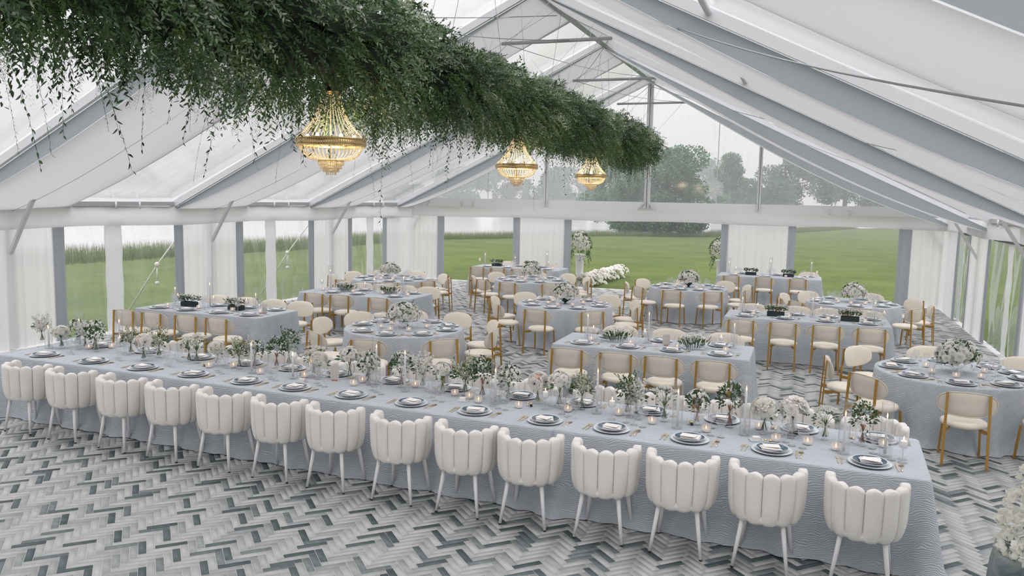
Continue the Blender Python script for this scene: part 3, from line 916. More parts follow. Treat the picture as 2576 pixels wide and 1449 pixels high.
def rect_outline(L, W, step=.045, rad=.05):
    pts, nm, co = [], [], []
    hx, hy = L / 2 - rad, W / 2 - rad
    def edge(x0, y0, x1, y1, nx, ny):
        k = max(2, int(math.hypot(x1 - x0, y1 - y0) / step)); ln = math.hypot(x1 - x0, y1 - y0)
        for i in range(k):
            t = i / k
            pts.append((x0 + (x1 - x0) * t, y0 + (y1 - y0) * t)); nm.append((nx, ny))
            d = min(t, 1 - t) * ln; co.append(math.exp(-(d / .11) ** 2))
    def arc(cx, cy_, a0):
        for i in range(5):
            a = a0 + PI / 2 * i / 5
            pts.append((cx + rad * math.cos(a), cy_ + rad * math.sin(a))); nm.append((math.cos(a), math.sin(a))); co.append(1.0)
    edge(-hx, -W / 2, hx, -W / 2, 0, -1); arc(hx, -hy, -PI / 2)
    edge(L / 2, -hy, L / 2, hy, 1, 0); arc(hx, hy, 0)
    edge(hx, W / 2, -hx, W / 2, 0, 1); arc(-hx, hy, PI / 2)
    edge(-L / 2, hy, -L / 2, -hy, -1, 0); arc(-hx, -hy, PI)
    return pts, nm, co
def round_outline(R, n=150):
    return [(R * math.cos(2 * PI * i / n), R * math.sin(2 * PI * i / n)) for i in range(n)], [(math.cos(2 * PI * i / n), math.sin(2 * PI * i / n)) for i in range(n)], [0.0] * n
def table_top(L, W, root, rz=0):
    MB().box((0, 0, HT - .03), (L - .04, W - .04, .03)).build('tabletop', M['wood'], root, False)

TH = -0.036
T0C = Vector((0.98, 6.58)); U0 = Vector((math.cos(TH), math.sin(TH))); N0 = Vector((-math.sin(TH), math.cos(TH)))
L0, W0 = 10.4, 1.18
def t0p(u, v): return T0C - U0 * u + N0 * v           # u metres left of the right end, v metres in from the near edge
c0 = t0p(L0 / 2, W0 / 2)
t0 = empty('banquet_table', (c0.x, c0.y, 0), TH)
tag(t0, 'very long straight table under blue ruffled linen across the foreground', 'table')
MB().box((0, 0, HT - .03), (L0 - .06, W0 - .06, .03)).build('tabletop', M['wood'], t0, False)
seam = 3.03
lL = L0 - seam
me1 = cloth_from_outline(*rect_outline(lL, W0), 1).mesh('tablecloth', M['linen'])
me2 = cloth_from_outline(*rect_outline(seam + .02, W0 + .008), 2, z=HT + .004).mesh('tablecloth', M['linen'])
link('tablecloth', me1, t0, (-L0 / 2 + lL / 2, 0, 0)); link('tablecloth', me2, t0, (L0 / 2 - seam / 2, 0, 0))

RECT = {'T1': (-9.80, 11.36, 2.66, 1.12), 'T2': (-8.78, 14.76, 2.66, 1.08), 'T3': (-8.1, 22.55, 2.75, 1.12), 'T4': (-.97, 23.9, 2.80, 1.1), 'T5': (.05, 15.38, 2.80, 1.04), 'T6': (-2.0, 11.36, 2.74, 1.1)}
RECTL = {'T1': 'rectangular table under blue ruffled linen, leftmost, with dark flower boxes', 'T2': 'rectangular table under blue linen behind leftmost one, with two glass flower bowls',
         'T3': 'small-looking rectangular table under blue linen beside left doorway', 'T4': 'rectangular table under blue linen beside right doorway with dark leafy bowls',
         'T5': 'rectangular table under blue linen at right with dark flower boxes', 'T6': 'rectangular table under blue linen in the middle with tulip bowls'}
for k, (x, y, L, W) in RECT.items():
    t = empty('rectangular_table', (x, y, 0)); tag(t, RECTL[k], 'table', 'rectangular dining tables')
    table_top(L, W, t)
    cloth_from_outline(*rect_outline(L, W), hash(k) % 97 + len(k)).build('tablecloth', M['linen'], t)
ROUND = {'R1': (-5.90, 11.08), 'R2': (-4.45, 15.12), 'R3': (-6.60, 19.30), 'R4': (-9.80, 17.65), 'R5': (-2.66, 19.62), 'R6': (.98, 18.35), 'R7': (1.84, 11.18)}
RR = 0.93
rc_mesh = [cloth_from_outline(*round_outline(RR), 50 + i, amp=.075, flare=.06, puddle=.05).mesh('tablecloth', M['linen']) for i in range(3)]
rt_mesh = MB().lathe([(.01, HT - .045), (RR - .03, HT - .045), (RR - .03, HT - .015), (.01, HT - .015)], 40).mesh('tabletop', M['wood'], False)
for i, (k, (x, y)) in enumerate(ROUND.items()):
    t = empty('round_table', (x, y, 0), i * 1.3)
    tag(t, {'R1': 'round table under blue linen at front left, just behind long table', 'R2': 'round table under blue linen at the centre of the tent', 'R3': 'round table under blue linen behind the central one, toward left doorway',
            'R4': 'round table under blue linen nearest the left wall', 'R5': 'round table under blue linen in front of the right curtain column', 'R6': 'round table under blue linen before the right doorway',
            'R7': 'large round table under blue linen at the right edge'}[k], 'table', 'round dining tables')
    link('tablecloth', rc_mesh[i % 3], t); link('tabletop', rt_mesh, t)

# ------------------------------------------------------------------ white channel-back chairs
def white_chair():
    root = empty('channel_back_chair')
    nP, A = 8, math.radians(216)
    dA = A / nP
    z0, z1, R = .39, .80, .242
    for i in range(nP):
        ac = -A / 2 + dA * (i + .5)                       # 0 = straight back (-Y)
        P = []
        hw = dA / 2 * R * 1.03; th = .038
        for j in range(17):
            v = [0, .05, .12, .25, .4, .55, .7, .82, .88, .905, .93, .95, .968, .982, .992, .997, 1.0][j]
            if v > .88: k = max(.03, 1 - ((v - .88) / .12) ** 2.4) ** .5
            elif v < .1: k = .72 + .28 * v / .1
            else: k = 1
            rr = R * (.87 + .13 * min(1, v / .3) ** .6) + .008 * v
            row = []
            for q in range(12):
                a = 2 * PI * q / 12
                ca, sa = math.cos(a), math.sin(a)
                x = math.copysign(abs(ca) ** .62, ca) * hw * k; b = math.copysign(abs(sa) ** .7, sa) * th * (.55 + .45 * k)
                an = ac + x / R; rad = rr + b
                row.append((math.sin(an) * rad * 1.04, -math.cos(an) * rad, z0 + (z1 - z0) * v))
            P.append(row)
        b = MB()
        n = 12
        vv = [p for row in P for p in row]
        ff = [(j * n + q, j * n + (q + 1) % n, (j + 1) * n + (q + 1) % n, (j + 1) * n + q) for j in range(16) for q in range(n)]
        ff += [tuple(range(n - 1, -1, -1)), tuple(16 * n + q for q in range(n))]
        b.add(vv, ff).build('back_channel', M['boucle'], root)
    s = MB().lathe([(.0005, .385), (.20, .385), (.245, .40), (.262, .43), (.255, .465), (.225, .487), (.15, .495), (.0005, .497)], 28)
    s.v = [(x * .94, y * 1.0 + .0, z) for x, y, z in s.v]
    s.build('seat', M['boucle'], root)
    for sx in (-1, 1):
        for sy in (-1, 1):
            p, q = Vector((sx * .15, sy * .15, .39)), Vector((sx * .205, sy * .20 + (0.0), .0))
            lg = MB().tube([p, p.lerp(q, .5), p.lerp(q, .965)], [.020, .0165, .0125], 10).build('leg', M['white_paint'], root)
            MB().tube([p.lerp(q, .965), q], [.0128, .0115], 10).build('foot_cap', M['black_rubber'], lg)
    return root
wch = Proto(white_chair())
WX = [-8.47, -7.75, -6.97, -6.26, -5.56, -4.86, -4.2, -3.47, -2.79, -2.17, -1.49, -.85, -.19, .52]
for i, x in enumerate(WX):
    u = .98 - x
    p = t0p(u, -.262)
    wch.put((x, p.y, 0), TH + rnd.uniform(-.07, .07), 'white boucle channel-back chair, %s from right along near side of long table' % ORD[13 - i], 'chair', 'white chairs at the long table')
FX = [-8.55, -7.85, -7.02, -6.30, -5.64, -5.0, -4.25, -3.5, -2.74, -2.04, -1.34, -.66, .02, .66]
for i, x in enumerate(FX):
    p = t0p(.98 - x, W0 + .275)
    wch.put((x + .03, p.y, 0), TH + PI + rnd.uniform(-.05, .05), 'white boucle chair, %s from right along far side of long table' % ORD[13 - i], 'chair', 'white chairs at the long table')

# ------------------------------------------------------------------ cream chairs with gold legs
def gold_chair():
    root = empty('gold_leg_chair')
    s = MB().lathe([(.0005, .398), (.19, .398), (.222, .408), (.236, .432), (.230, .456), (.205, .470), (.12, .476), (.0005, .478)], 28, (0, .04, 0))
    s.build('seat', M['cream'], root)
    hw, hh, zc, y0, thk = .295, .142, .688, -.205, .018
    def pt(r, a, side):
        ca, sa = math.cos(a), math.sin(a)
        x = math.copysign(abs(ca) ** .78, ca) * hw * r; z = math.copysign(abs(sa) ** .78, sa) * hh * r
        bulge = thk * (1 - r ** 6)
        y = y0 + .075 * (x / hw) ** 2 - .03 * (z / hh) * .6 + side * bulge
        return (x, y, zc + z)
    n = 30; rs = [.0, .4, .75, .92, .985, 1.0]
    b = MB()
    for side, mi in ((1, 0), (-1, 1)):
        P = [[pt(r, 2 * PI * q / n, side) for r in rs] for q in range(n)]
        if side > 0: P = P[::-1]
        b.grid(P, mi, closed=True)
    bk = b.build('backrest', [M['cream'], M['cream_back']], root)
    pts = [pt(.985, 2 * PI * q / 40, -1) for q in range(41)]
    MB().tube([(x, y - .004, z) for x, y, z in pts], .006, 5, caps=False).build('piping', M['piping'], bk)
    for sx in (-1, 1):
        ps = MB().beam((sx * .216, -.262, 0), (sx * .205, -.222, .815), .027, .019, up=(0, 1, 0)).build('back_post', M['gold'], root, False)
        sc = MB()
        for z in (.60, .78): sc.ball((sx * .206, -.236, z), .006, 6, 4)
        sc.build('screw', M['brass'], ps)
        MB().beam((sx * .209, -.243, .405), (sx * .165, -.13, .395), .024, .04).beam((sx * .165, -.13, .395), (sx * .15, -.05, .387), .024, .022).build('seat_bracket', M['gold'], root, False)
        MB().beam((sx * .205, .235, 0), (sx * .188, .20, .40), .024, .019, up=(0, 1, 0)).build('front_leg', M['gold'], root, False)
    return root
gch = Proto(gold_chair())
GROUPG = 'cream gold-legged chairs'
def gput(x, y, rz, label): gch.put((x, y, 0), rz + rnd.uniform(-.05, .05), label, 'chair', GROUPG)
RN = {'T1': [-10.75, -10.14, -9.44, -8.81], 'T2': [-9.38, -8.78, -7.89], 'T6': [-2.97, -2.30, -1.68, -1.03], 'T5': [-1.0, -.30, .38, 1.07], 'T4': [-1.92, -1.05, -.17], 'T3': [-9.0, -8.36, -7.7, -7.1]}
RF = {'T1': [-10.73, -10.04, -9.40, -8.80], 'T2': [-9.5, -9.0, -8.38, -7.82], 'T6': [-2.72, -1.95, -1.10], 'T5': [-.94, -.12, .45, 1.17], 'T4': [-1.7, -.75, .1], 'T3': [-8.9, -8.2, -7.5]}
RY = {'T1': -.94, 'T2': -.82, 'T6': -.94, 'T5': -1.02, 'T4': -1.0, 'T3': -.96}
for k, (x, y, L, W) in RECT.items():
    for i, cx in enumerate(RN[k]): gput(cx, y + RY[k], 0, 'cream gold-legged chair, %s from left, near side of %s' % (ORD[i], TNAME[k]))
    for i, cx in enumerate(RF[k]): gput(cx, y + W / 2 + .38, PI, 'cream gold-legged chair, %s from left, far side of %s' % (ORD[i], TNAME[k]))
RA = {'R1': [5, 38, 78, 113, 150, 184, 238, 277, 320], 'R2': [356, 30, 66, 104, 143, 184, 224, 266, 306], 'R3': [2, 30, 66, 104, 150, 200, 234, 267, 306],
      'R4': [15, 50, 90, 128, 160, 196, 250, 298, 335], 'R5': [190, 228, 264, 299, 343, 24, 58, 100, 150], 'R6': [163, 193, 128, 222, 272, 318, 354, 30, 72], 'R7': [180, 138, 222, 266, 95, 48, 308, 352, 20]}
HRS = ['twelve', 'one', 'two', 'three', 'four', 'five', 'six', 'seven', 'eight', 'nine', 'ten', 'eleven']
def clock(deg):
    h = ((90 - deg) / 30) % 12
    q = round(h * 2) % 24
    return HRS[q // 2] + " o'clock" if q % 2 == 0 else 'half past ' + HRS[q // 2]
for k, (x, y) in ROUND.items():
    seen = set()
    for a in RA[k]:
        c = clock(a)
        if c in seen: c = clock(a + 13)
        seen.add(c)
        r = math.radians(a); d = 1.30
        gput(x + math.cos(r) * d, y + math.sin(r) * d, r + PI / 2, 'cream gold-legged chair at %s of %s' % (c, TNAME[k]))

# ------------------------------------------------------------------ place settings
def lathe_thing(name, prof, mat, seg=28): return MB().lathe(prof, seg).build(name, mat)
def charger_obj():
    b = MB().lathe([(.001, .003), (.10, .003), (.115, .006), (.160, .016), (.165, .017), (.166, .0145)], 32, mi=0)
    b.lathe([(.166, .0145), (.15, .008), (.11, .0005), (.001, .0)], 32, mi=1)
    return b.build('charger_plate', [M['porcelain'], M['blue_edge']])
def plate_obj():
    b = MB().lathe([(.001, .004), (.085, .005), (.10, .009), (.128, .021)], 32, mi=0)
    b.lathe([(.128, .021), (.135, .0235), (.1365, .022), (.13, .017)], 32, mi=1)
    b.lathe([(.13, .017), (.10, .0055), (.08, .0), (.001, .0)], 32, mi=1)
    return b.build('dinner_plate', [M['slate_glaze'], M['porcelain']])
def napkin_obj():
    root = empty('napkin')
    for k, (w, h, z, r) in enumerate(((.125, .165, .004, .03), (.118, .150, .012, -.04))):
        P = []
        for i in range(7):
            u = -w / 2 + w * i / 6
            P.append([(u * math.cos(r) - q * math.sin(r), u * math.sin(r) + q * math.cos(r), z + .004 * math.sin(u * 30 + q * 22 + k)) for q in [-h / 2 + h * j / 6 for j in range(7)]])
        Q = [[(x, y, zz - .006) for x, y, zz in row] for row in P]
        b = MB().grid(P).grid([row[::-1] for row in Q])
        for e in (0, 6):
            b.grid([[P[e][j], Q[e][j]] for j in range(7)]); b.grid([[P[j][e], Q[j][e]] for j in range(7)])
        b.build('napkin_fold', M['napkin'], root)
    return root
def card_obj():
    b = MB().box((0, 0, .001), (.095, .135, .0015))
    return b.build('menu_card', M['paper'], None, False)
def fork_obj():
    b = MB().beam((0, -.095, .003), (0, .035, .004), .009, .003)
    b.beam((0, .035, .004), (0, .055, .006), .022, .0025)
    for t in (-.009, -.003, .003, .009): b.beam((t, .053, .006), (t, .095, .004), .003, .002)
    return b.build('fork', M['cutlery'], None, False)
def knife_obj():
    return MB().beam((0, -.10, .003), (0, .01, .003), .012, .004).beam((0, .01, .003), (.002, .105, .003), .017, .0022).build('knife', M['cutlery'], None, False)
def spoon_obj():
    b = MB().beam((0, -.09, .003), (0, .045, .003), .009, .003)
    b2 = MB().ball((0, 0, 0), 1, 10, 6); b2.v = [(x * .019, .07 + y * .03, .005 + abs(z) * -.0035 + .002) for x, y, z in b2.v]
    b.add(b2.v, b2.f)
    return b.build('spoon', M['cutlery'])
def wine_obj(name, h, rb, hb, rtop):
    """foot and stem solid, thin bowl"""
    root = empty(name)
    MB().lathe([(.001, .001), (.033, .001), (.034, .0025), (.012, .006), (.004, .012), (.0032, h - hb), (.006, h - hb + .006)], 16).build('stem_and_foot', M['stemware'], root)
    prof = [(.006, h - hb + .006)]
    for t in (.12, .25, .4, .6, .8, 1.0):
        r = rb * math.sin(PI / 2 * min(1, t / .42)) if t < .42 else rb + (rtop - rb) * ((t - .42) / .58)
        prof.append((r, h - hb + hb * t))
    bw = MB().lathe(prof, 18).build('bowl', M['stemware'], root)
    MB().tube([(rtop * math.cos(2 * PI * i / 18), rtop * math.sin(2 * PI * i / 18), h) for i in range(19)], .0009, 4, caps=False).build('lip', M['stemware'], bw)
    return root
pr = {'charger': Proto(charger_obj()), 'plate': Proto(plate_obj()), 'napkin': Proto(napkin_obj()), 'card': Proto(card_obj()), 'fork': Proto(fork_obj()), 'knife': Proto(knife_obj()), 'spoon': Proto(spoon_obj()),
      'wine': Proto(wine_obj('wine_glass', .205, .038, .085, .030)), 'water': Proto(wine_obj('water_goblet', .165, .036, .095, .037)), 'coupe': Proto(wine_obj('coupe_glass', .15, .048, .045, .048))}
BK = {}
def reserve(x, y, rad): BK.setdefault((int(x // .5), int(y // .5)), []).append((x, y, rad))
def nudge(x, y, rad, clamp=None, tries=80):
    """slide an item along the cloth until it clears what already stands there"""
    for it in range(tries):
        mx = my = 0.0
        for i in range(int(x // .5) - 1, int(x // .5) + 2):
            for j in range(int(y // .5) - 1, int(y // .5) + 2):
                for (a, b, r) in BK.get((i, j), ()):
                    dx, dy = x - a, y - b; d = math.hypot(dx, dy); ov = rad + r - d
                    if ov > 0:
                        if d < 1e-4: dx, dy, d = 1, .3, 1.04
                        mx += dx / d * (ov + .003); my += dy / d * (ov + .003)
        if mx == 0 and my == 0: break
        x += mx * (.7 if it > 20 else 1); y += my * (.7 if it > 20 else 1)
        if clamp: x, y = clamp(x, y)
    reserve(x, y, rad)
    return x, y
GLASSES = []
def setting(x, y, ang, where, zt=HT + .001, tier=2, sh=0.0):
    """ang: direction the guest faces, toward the table centre; tier 2 adds cutlery and three glasses"""
    d = Vector((math.cos(ang), math.sin(ang))); r = Vector((d.y, -d.x)); rz = ang - PI / 2
    def at(a, b): return (x + d.x * a + r.x * b, y + d.y * a + r.y * b)
    j = lambda s: rnd.uniform(-s, s)
    pr['charger'].put((x, y, zt), rz, 'pale charger plate ' + where, 'plate', 'charger plates')
    pr['plate'].put((x + j(.004), y + j(.004), zt + .0125), rz, 'slate-blue dinner plate ' + where, 'plate', 'dinner plates')
    pr['napkin'].put((x + j(.01), y + j(.01), zt + .024), rz + PI / 2 + j(.35), 'folded white napkin ' + where, 'napkin', 'napkins')
    if tier >= 2:
        pr['card'].put((x + j(.012), y + j(.012), zt + .042), rz + PI / 2 + j(.3), 'cream menu card ' + where, 'card', 'menu cards')
        for k in range(2):
            p = at(-.01 + k * .006, -.205 - k * .032); pr['fork'].put((p[0], p[1], zt), rz + j(.06), ('inner' if k == 0 else 'outer') + ' gold fork ' + where, 'fork', 'forks')
        p = at(-.01, .20); pr['knife'].put((p[0], p[1], zt), rz + j(.05), 'gold knife ' + where, 'knife', 'knives')
        p = at(-.01, .232); pr['spoon'].put((p[0], p[1], zt), rz + j(.05), 'gold spoon ' + where, 'spoon', 'spoons')
    reserve(x, y, .168)
    GLASSES.append(('wine', at(.235 + j(.015), .145 + sh), zt, 'stemmed wine glass ' + where, 'wine glass', 'wine glasses', .041))
    GLASSES.append(('water', at(.30 + j(.015), .06 + sh), zt, 'clear water goblet ' + where, 'goblet', 'water goblets', .040))
    if tier >= 2:
        GLASSES.append(('coupe', at(.20 + j(.01), .235 + sh), zt, 'shallow coupe glass ' + where, 'coupe', 'coupe glasses', .050))
PN = [-8.84, -8.0, -7.21, -6.44, -5.69, -5.04, -4.33, -3.62, -2.92, -2.20, -1.56, -.86, -.18, .57]
PF = [-8.72, -7.9, -7.02, -6.28, -5.64, -5.0, -4.25, -3.48, -2.71, -2.04, -1.34, -.66, .03, .69]
for i, x in enumerate(PN):
    p = t0p(.98 - x, .22); setting(x, p.y, TH + PI / 2, 'at %s seat from right, near side of long table' % ORD[13 - i], HT + .006 if x > -2.15 else HT + .001)
for i, x in enumerate(PF):
    p = t0p(.98 - x, W0 - .20); setting(x, p.y, TH - PI / 2, 'at %s seat from right, far side of long table' % ORD[13 - i], HT + .006 if x > -2.15 else HT + .001)
for k, (x, y, L, W) in RECT.items():
    ti = 2 if k in ('T6', 'T5', 'T1') else 1
    for i, cx in enumerate(RN[k]): setting(min(max(cx, x - L / 2 + .25), x + L / 2 - .25), y - W / 2 + .2, PI / 2, 'at %s seat from left, near side of %s' % (ORD[i], TNAME[k]), tier=ti)
    for i, cx in enumerate(RF[k]): setting(min(max(cx, x - L / 2 + .25), x + L / 2 - .25), y + W / 2 - .2, -PI / 2, 'at %s seat from left, far side of %s' % (ORD[i], TNAME[k]), tier=1)
for k, (x, y) in ROUND.items():
    seen = set()
    for a in RA[k]:
        c = clock(a)
        if c in seen: c = clock(a + 13)
        seen.add(c)
        r = math.radians(a)
        setting(x + math.cos(r) * .72, y + math.sin(r) * .72, r + PI, 'at %s of %s' % (c, TNAME[k]), tier=2 if k in ('R7', 'R1') and 130 < a < 340 else 1, sh=-.06)
# ------------------------------------------------------------------ flowers
class Bunch:
    def __init__(s, seed):
        s.r = np.random.default_rng(seed); s.pet = []; s.lf = []; s.st = MB()
    def blossom(s, c, ax, rad, n=16, tone=.7, cup=.25):
        r = s.r
        ax = np.array(ax, float); ax /= np.linalg.norm(ax)
        t = np.cross(ax, [0.3, 0.5, .8]); t /= np.linalg.norm(t); b = np.cross(ax, t)
        k = np.arange(n); f = (k + .5) / n
        an = k * 2.39996 + r.random()
        ph = np.radians(12 + 82 * f ** .8)
        rd = np.cos(an)[:, None] * t + np.sin(an)[:, None] * b
        D = rd * np.sin(ph)[:, None] + ax * np.cos(ph)[:, None]
        S = np.cross(ax, rd)
        L = rad * (.42 + .55 * f)
        P = np.array(c) + rd * (rad * cup * f)[:, None] - ax * (rad * .25)
        s.pet.append((P, D, S, L, L * 1.05, np.clip(tone + r.normal(0, .07, n), 0, .94 if tone < .95 else 1)))
    def tiny(s, C, rad, tone=.75):
        """many little open florets"""
        C = np.asarray(C); n = len(C)
        for q in range(3):
            D = s.r.normal(size=(n, 3)); D[:, 2] += .6
            S = s.r.normal(size=(n, 3))
            L = np.full(n, rad * 1.7)
            D /= np.linalg.norm(D, axis=1)[:, None]
            s.pet.append((C - D * rad * .8, D, S, L, L * .9, np.clip(tone + s.r.normal(0, .1, n), 0, .94)))
    def leaf(s, P, D, L, W, tone):
        P = np.asarray(P); n = len(P)
        s.lf.append((P, np.asarray(D), s.r.normal(size=(n, 3)), np.broadcast_to(L, (n,)) * s.r.uniform(.7, 1.3, n), np.broadcast_to(W, (n,)) * 1.0, np.clip(tone + s.r.normal(0, .14, n), 0, 1)))
    def dome(s, n, rx, rz, zc, up=.15):
        d = s.r.normal(size=(n, 3)); d[:, 2] = np.abs(d[:, 2]) + up * s.r.normal(size=n) - .25
        d /= np.linalg.norm(d, axis=1)[:, None]
        return d * np.array([rx, rx, rz]) + np.array([0, 0, zc]), d
    def meshes(s):
        out = {}
        for nm, L, mt in (('blossoms', s.pet, 'petal'), ('leaves', s.lf, 'leaf')):
            if not L: continue
            V, F, T = leaves(*[np.concatenate([np.atleast_1d(q[i]) for q in L]) for i in range(6)])
            out[nm] = npmesh(nm, V, F, M[mt], col=T)
        return out

VPROF = [(.001, .001), (.036, .001), (.037, .004), (.012, .014), (.010, .022), (.034, .045), (.040, .065), (.030, .09), (.018, .115), (.024, .14), (.038, .165), (.040, .168)]
vase_me = MB().lathe(VPROF, 18).mesh('vase', M['glass'])
def stems(b, n, brown=False, top=.17, spread=.03):
    for i in range(n):
        a = 2 * PI * i / n + b.r.random()
        q = spread * (.5 + .5 * b.r.random())
        b.st.tube([(math.cos(a) * q, math.sin(a) * q, .03), (0.004 * math.cos(a), .004 * math.sin(a), .115), (-math.cos(a) * q * .9, -math.sin(a) * q * .9, top + .03)], .0026, 5)
def bouquet(kind, seed):
    b = Bunch(seed); r = b.r
    if kind in ('hyd', 'peony', 'rose'):
        n, rad, tone, rx, rz, zc = {'hyd': (11, .062, .58, .105, .085, .225), 'peony': (8, .072, .80, .10, .09, .23), 'rose': (15, .042, .66, .105, .10, .24)}[kind]
        d = []
        for i in range(n):
            f = (i + .5) / n; ph = math.acos(1 - 1.15 * f); an = i * 2.39996
            d.append((math.sin(ph) * math.cos(an), math.sin(ph) * math.sin(an), math.cos(ph)))
        for i, q in enumerate(d):
            c = np.array(q) * np.array([rx, rx, rz]) * r.uniform(.85, 1.15) + np.array([0, 0, zc])
            b.blossom(c, q, rad * r.uniform(.8, 1.2), 28, 1.0 if (kind == 'peony' and i == 2 and seed % 2) else tone + r.normal(0, .06))
        P, D = b.dome(26 if kind == 'rose' else 10, rx * .9, rz * .8, zc - .05)
        b.leaf(P, D + [0, 0, -.2], .06, .026, .5)
    elif kind in ('spray', 'dots', 'euc'):
        n = {'spray': 190, 'dots': 260, 'euc': 150}[kind]; rx, rz, zc = {'spray': (.115, .12, .235), 'dots': (.12, .15, .26), 'euc': (.10, .17, .25)}[kind]
        P, D = b.dome(n, rx, rz, zc); P = P * (1 - .4 * r.random((n, 1)) * np.array([1, 1, .3]))
        b.leaf(P, D + r.normal(0, .5, (n, 3)), .036, .017, .42)
        m = {'spray': 46, 'dots': 44, 'euc': 10}[kind]
        C, d = b.dome(m, rx * 1.08, rz * 1.06, zc + .01)
        if kind == 'spray':
            for c, q in zip(C, d): b.blossom(c, q, .021, 8, .72)
        else:
            for c, q in zip(C, d): b.blossom(c, q, .013, 6, .72)
        if kind == 'euc':
            for k in range(9):
                a = r.random() * 6.28; tip = np.array([math.cos(a) * .12, math.sin(a) * .12, .40 + .05 * r.random()]); t = np.linspace(.1, 1, 14)[:, None]
                q = np.array([0, 0, .17]) * (1 - t) + tip * t
                b.leaf(q, r.normal(0, 1, (14, 3)) + [0, 0, .8], .03, .012, .55)
    elif kind in ('astilbe', 'stock'):
        k = 9 if kind == 'astilbe' else 8
        for i in range(k):
            a = 2 * PI * i / k + r.random() * .5; o = r.uniform(.05, .16); h = r.uniform(.30, .42)
            tip = np.array([math.cos(a) * o, math.sin(a) * o, h])
            m = 34; t = np.linspace(.35, 1, m)[:, None]
            q = np.array([0, 0, .15]) * (1 - t) + tip * t + np.array([0, 0, -.04]) * np.sin(t * PI)
            w = (.022 if kind == 'astilbe' else .034) * (1.25 - t)
            q = q + r.normal(0, 1, (m, 3)) * w
            b.tiny(q, .010 if kind == 'astilbe' else .015, .32 if kind == 'astilbe' else .80)
            if kind == 'astilbe':
                b.leaf(q[::2], r.normal(0, .7, (17, 3)) + [0, 0, .6], .028, .010, .62)
        P, D = b.dome(70 if kind == 'astilbe' else 25, .09, .07, .2); b.leaf(P, D, .05, .018, .5)
    elif kind == 'umbel':
        for i in range(11):
            a = i * 2.4; o = .13 * math.sqrt((i + .3) / 11); h = .36 - .55 * o + r.normal(0, .02)
            m = 34; an = r.random(m) * 6.28; q = .048 * np.sqrt(r.random(m))
            C = np.c_[math.cos(a) * o + np.cos(an) * q, math.sin(a) * o + np.sin(an) * q, h - q * .25 + r.normal(0, .003, m)]
            b.tiny(C, .0075, .70)
            b.st.tube([(0, 0, .15), (math.cos(a) * o * .6, math.sin(a) * o * .6, h - .07), (math.cos(a) * o, math.sin(a) * o, h - .008)], .0018, 4)
        P, D = b.dome(60, .10, .10, .2); b.leaf(P, D, .035, .012, .5)
    stems(b, 9)
    return b
WORDS = {'hyd': 'cream ranunculus', 'peony': 'white peonies', 'rose': 'small white roses', 'spray': 'white spray roses and foliage', 'dots': 'green foliage dotted white', 'euc': 'leafy green stems', 'astilbe': 'pale green spires', 'stock': 'white stock', 'umbel': 'lacy white umbels'}
bouq = {}
for i, k in enumerate(WORDS):
    for vnt in range(2):
        b = bouquet(k, 100 + 7 * i + vnt)
        root = empty('bud_vase')
        link('vase', vase_me, root)
        for nm, me in b.meshes().items(): link(nm, me, root)
        b.st.build('stems', M['stem_brown'] if (k in ('dots',) or (k == 'spray' and vnt)) else M['stem'], root)
        bouq[k, vnt] = Proto(root)
VASES = [(-9.64, 7.77, 'stock'), (-9.06, 7.58, 'hyd'), (-8.48, 7.6, 'spray'), (-8.68, 7.83, 'spray'), (-9.24, 7.98, 'spray'), (-8.77, 8.1, 'stock'), (-7.54, 7.44, 'peony'), (-7.52, 7.67, 'astilbe'), (-7.95, 8.0, 'astilbe'), (-7.02, 7.64, 'umbel'), (-6.87, 7.6, 'umbel'), (-6.56, 7.6, 'hyd'), (-6.2, 7.55, 'astilbe'), (-6.08, 7.68, 'spray'), (-5.85, 7.79, 'dots'), (-5.22, 7.64, 'umbel'), (-5.07, 7.67, 'hyd'), (-4.77, 7.67, 'rose'), (-4.55, 7.69, 'peony'), (-4.34, 7.79, 'spray'), (-5.79, 7.95, 'euc'), (-3.82, 7.61, 'stock'), (-4.17, 7.74, 'spray'), (-3.53, 7.55, 'rose'), (-3.41, 7.71, 'astilbe'), (-3.07, 7.49, 'dots'), (-2.78, 7.51, 'spray'), (-2.48, 7.53, 'peony'), (-2.23, 7.47, 'rose'), (-2.0, 7.48, 'astilbe'), (-1.54, 7.45, 'euc'), (-1.42, 7.52, 'stock'), (-1.17, 7.37, 'umbel'), (-.87, 7.39, 'spray'), (-.59, 7.45, 'dots'), (-.27, 7.34, 'hyd'), (-.02, 7.42, 'peony'), (.24, 7.37, 'umbel'), (.54, 7.32, 'dots')]
def t0clamp(x, y):
    q = Vector((x, y)) - T0C; u, v = -q.dot(U0), q.dot(N0)
    p = t0p(min(max(u, .10), L0 - .10), min(max(v, .42), W0 - .40))
    return p.x, p.y
def place(x, y, rad): return Vector(nudge(x, y, rad, t0clamp))
def spot(x, y, rad): return Vector(nudge(x, y, rad))
BOX = {'T6': ('tulip', [(-2.54, 11.40), (-1.42, 11.32)]), 'T1': ('white', [(-10.46, 11.42), (-9.44, 11.44)]), 'T5': ('white', [(-.47, 15.34), (.79, 15.33)]), 'T2': ('tulip', [(-9.25, 14.76), (-8.22, 14.80)]), 'T3': ('green', [(-8.85, 22.6), (-7.75, 22.6)]), 'T4': ('green', [(-1.48, 23.88), (-.45, 23.88)])}
for _k, (_kd, _L) in BOX.items():
    for _x, _y in _L:
        for _d in (-.12, 0, .12): reserve(_x + _d, _y, .085)
for _k, (_x, _y) in ROUND.items(): reserve(_x, _y, .11)
cnt = {}
ZT = lambda x: HT + (.006 if x > -2.15 else .001)
VASES.sort()
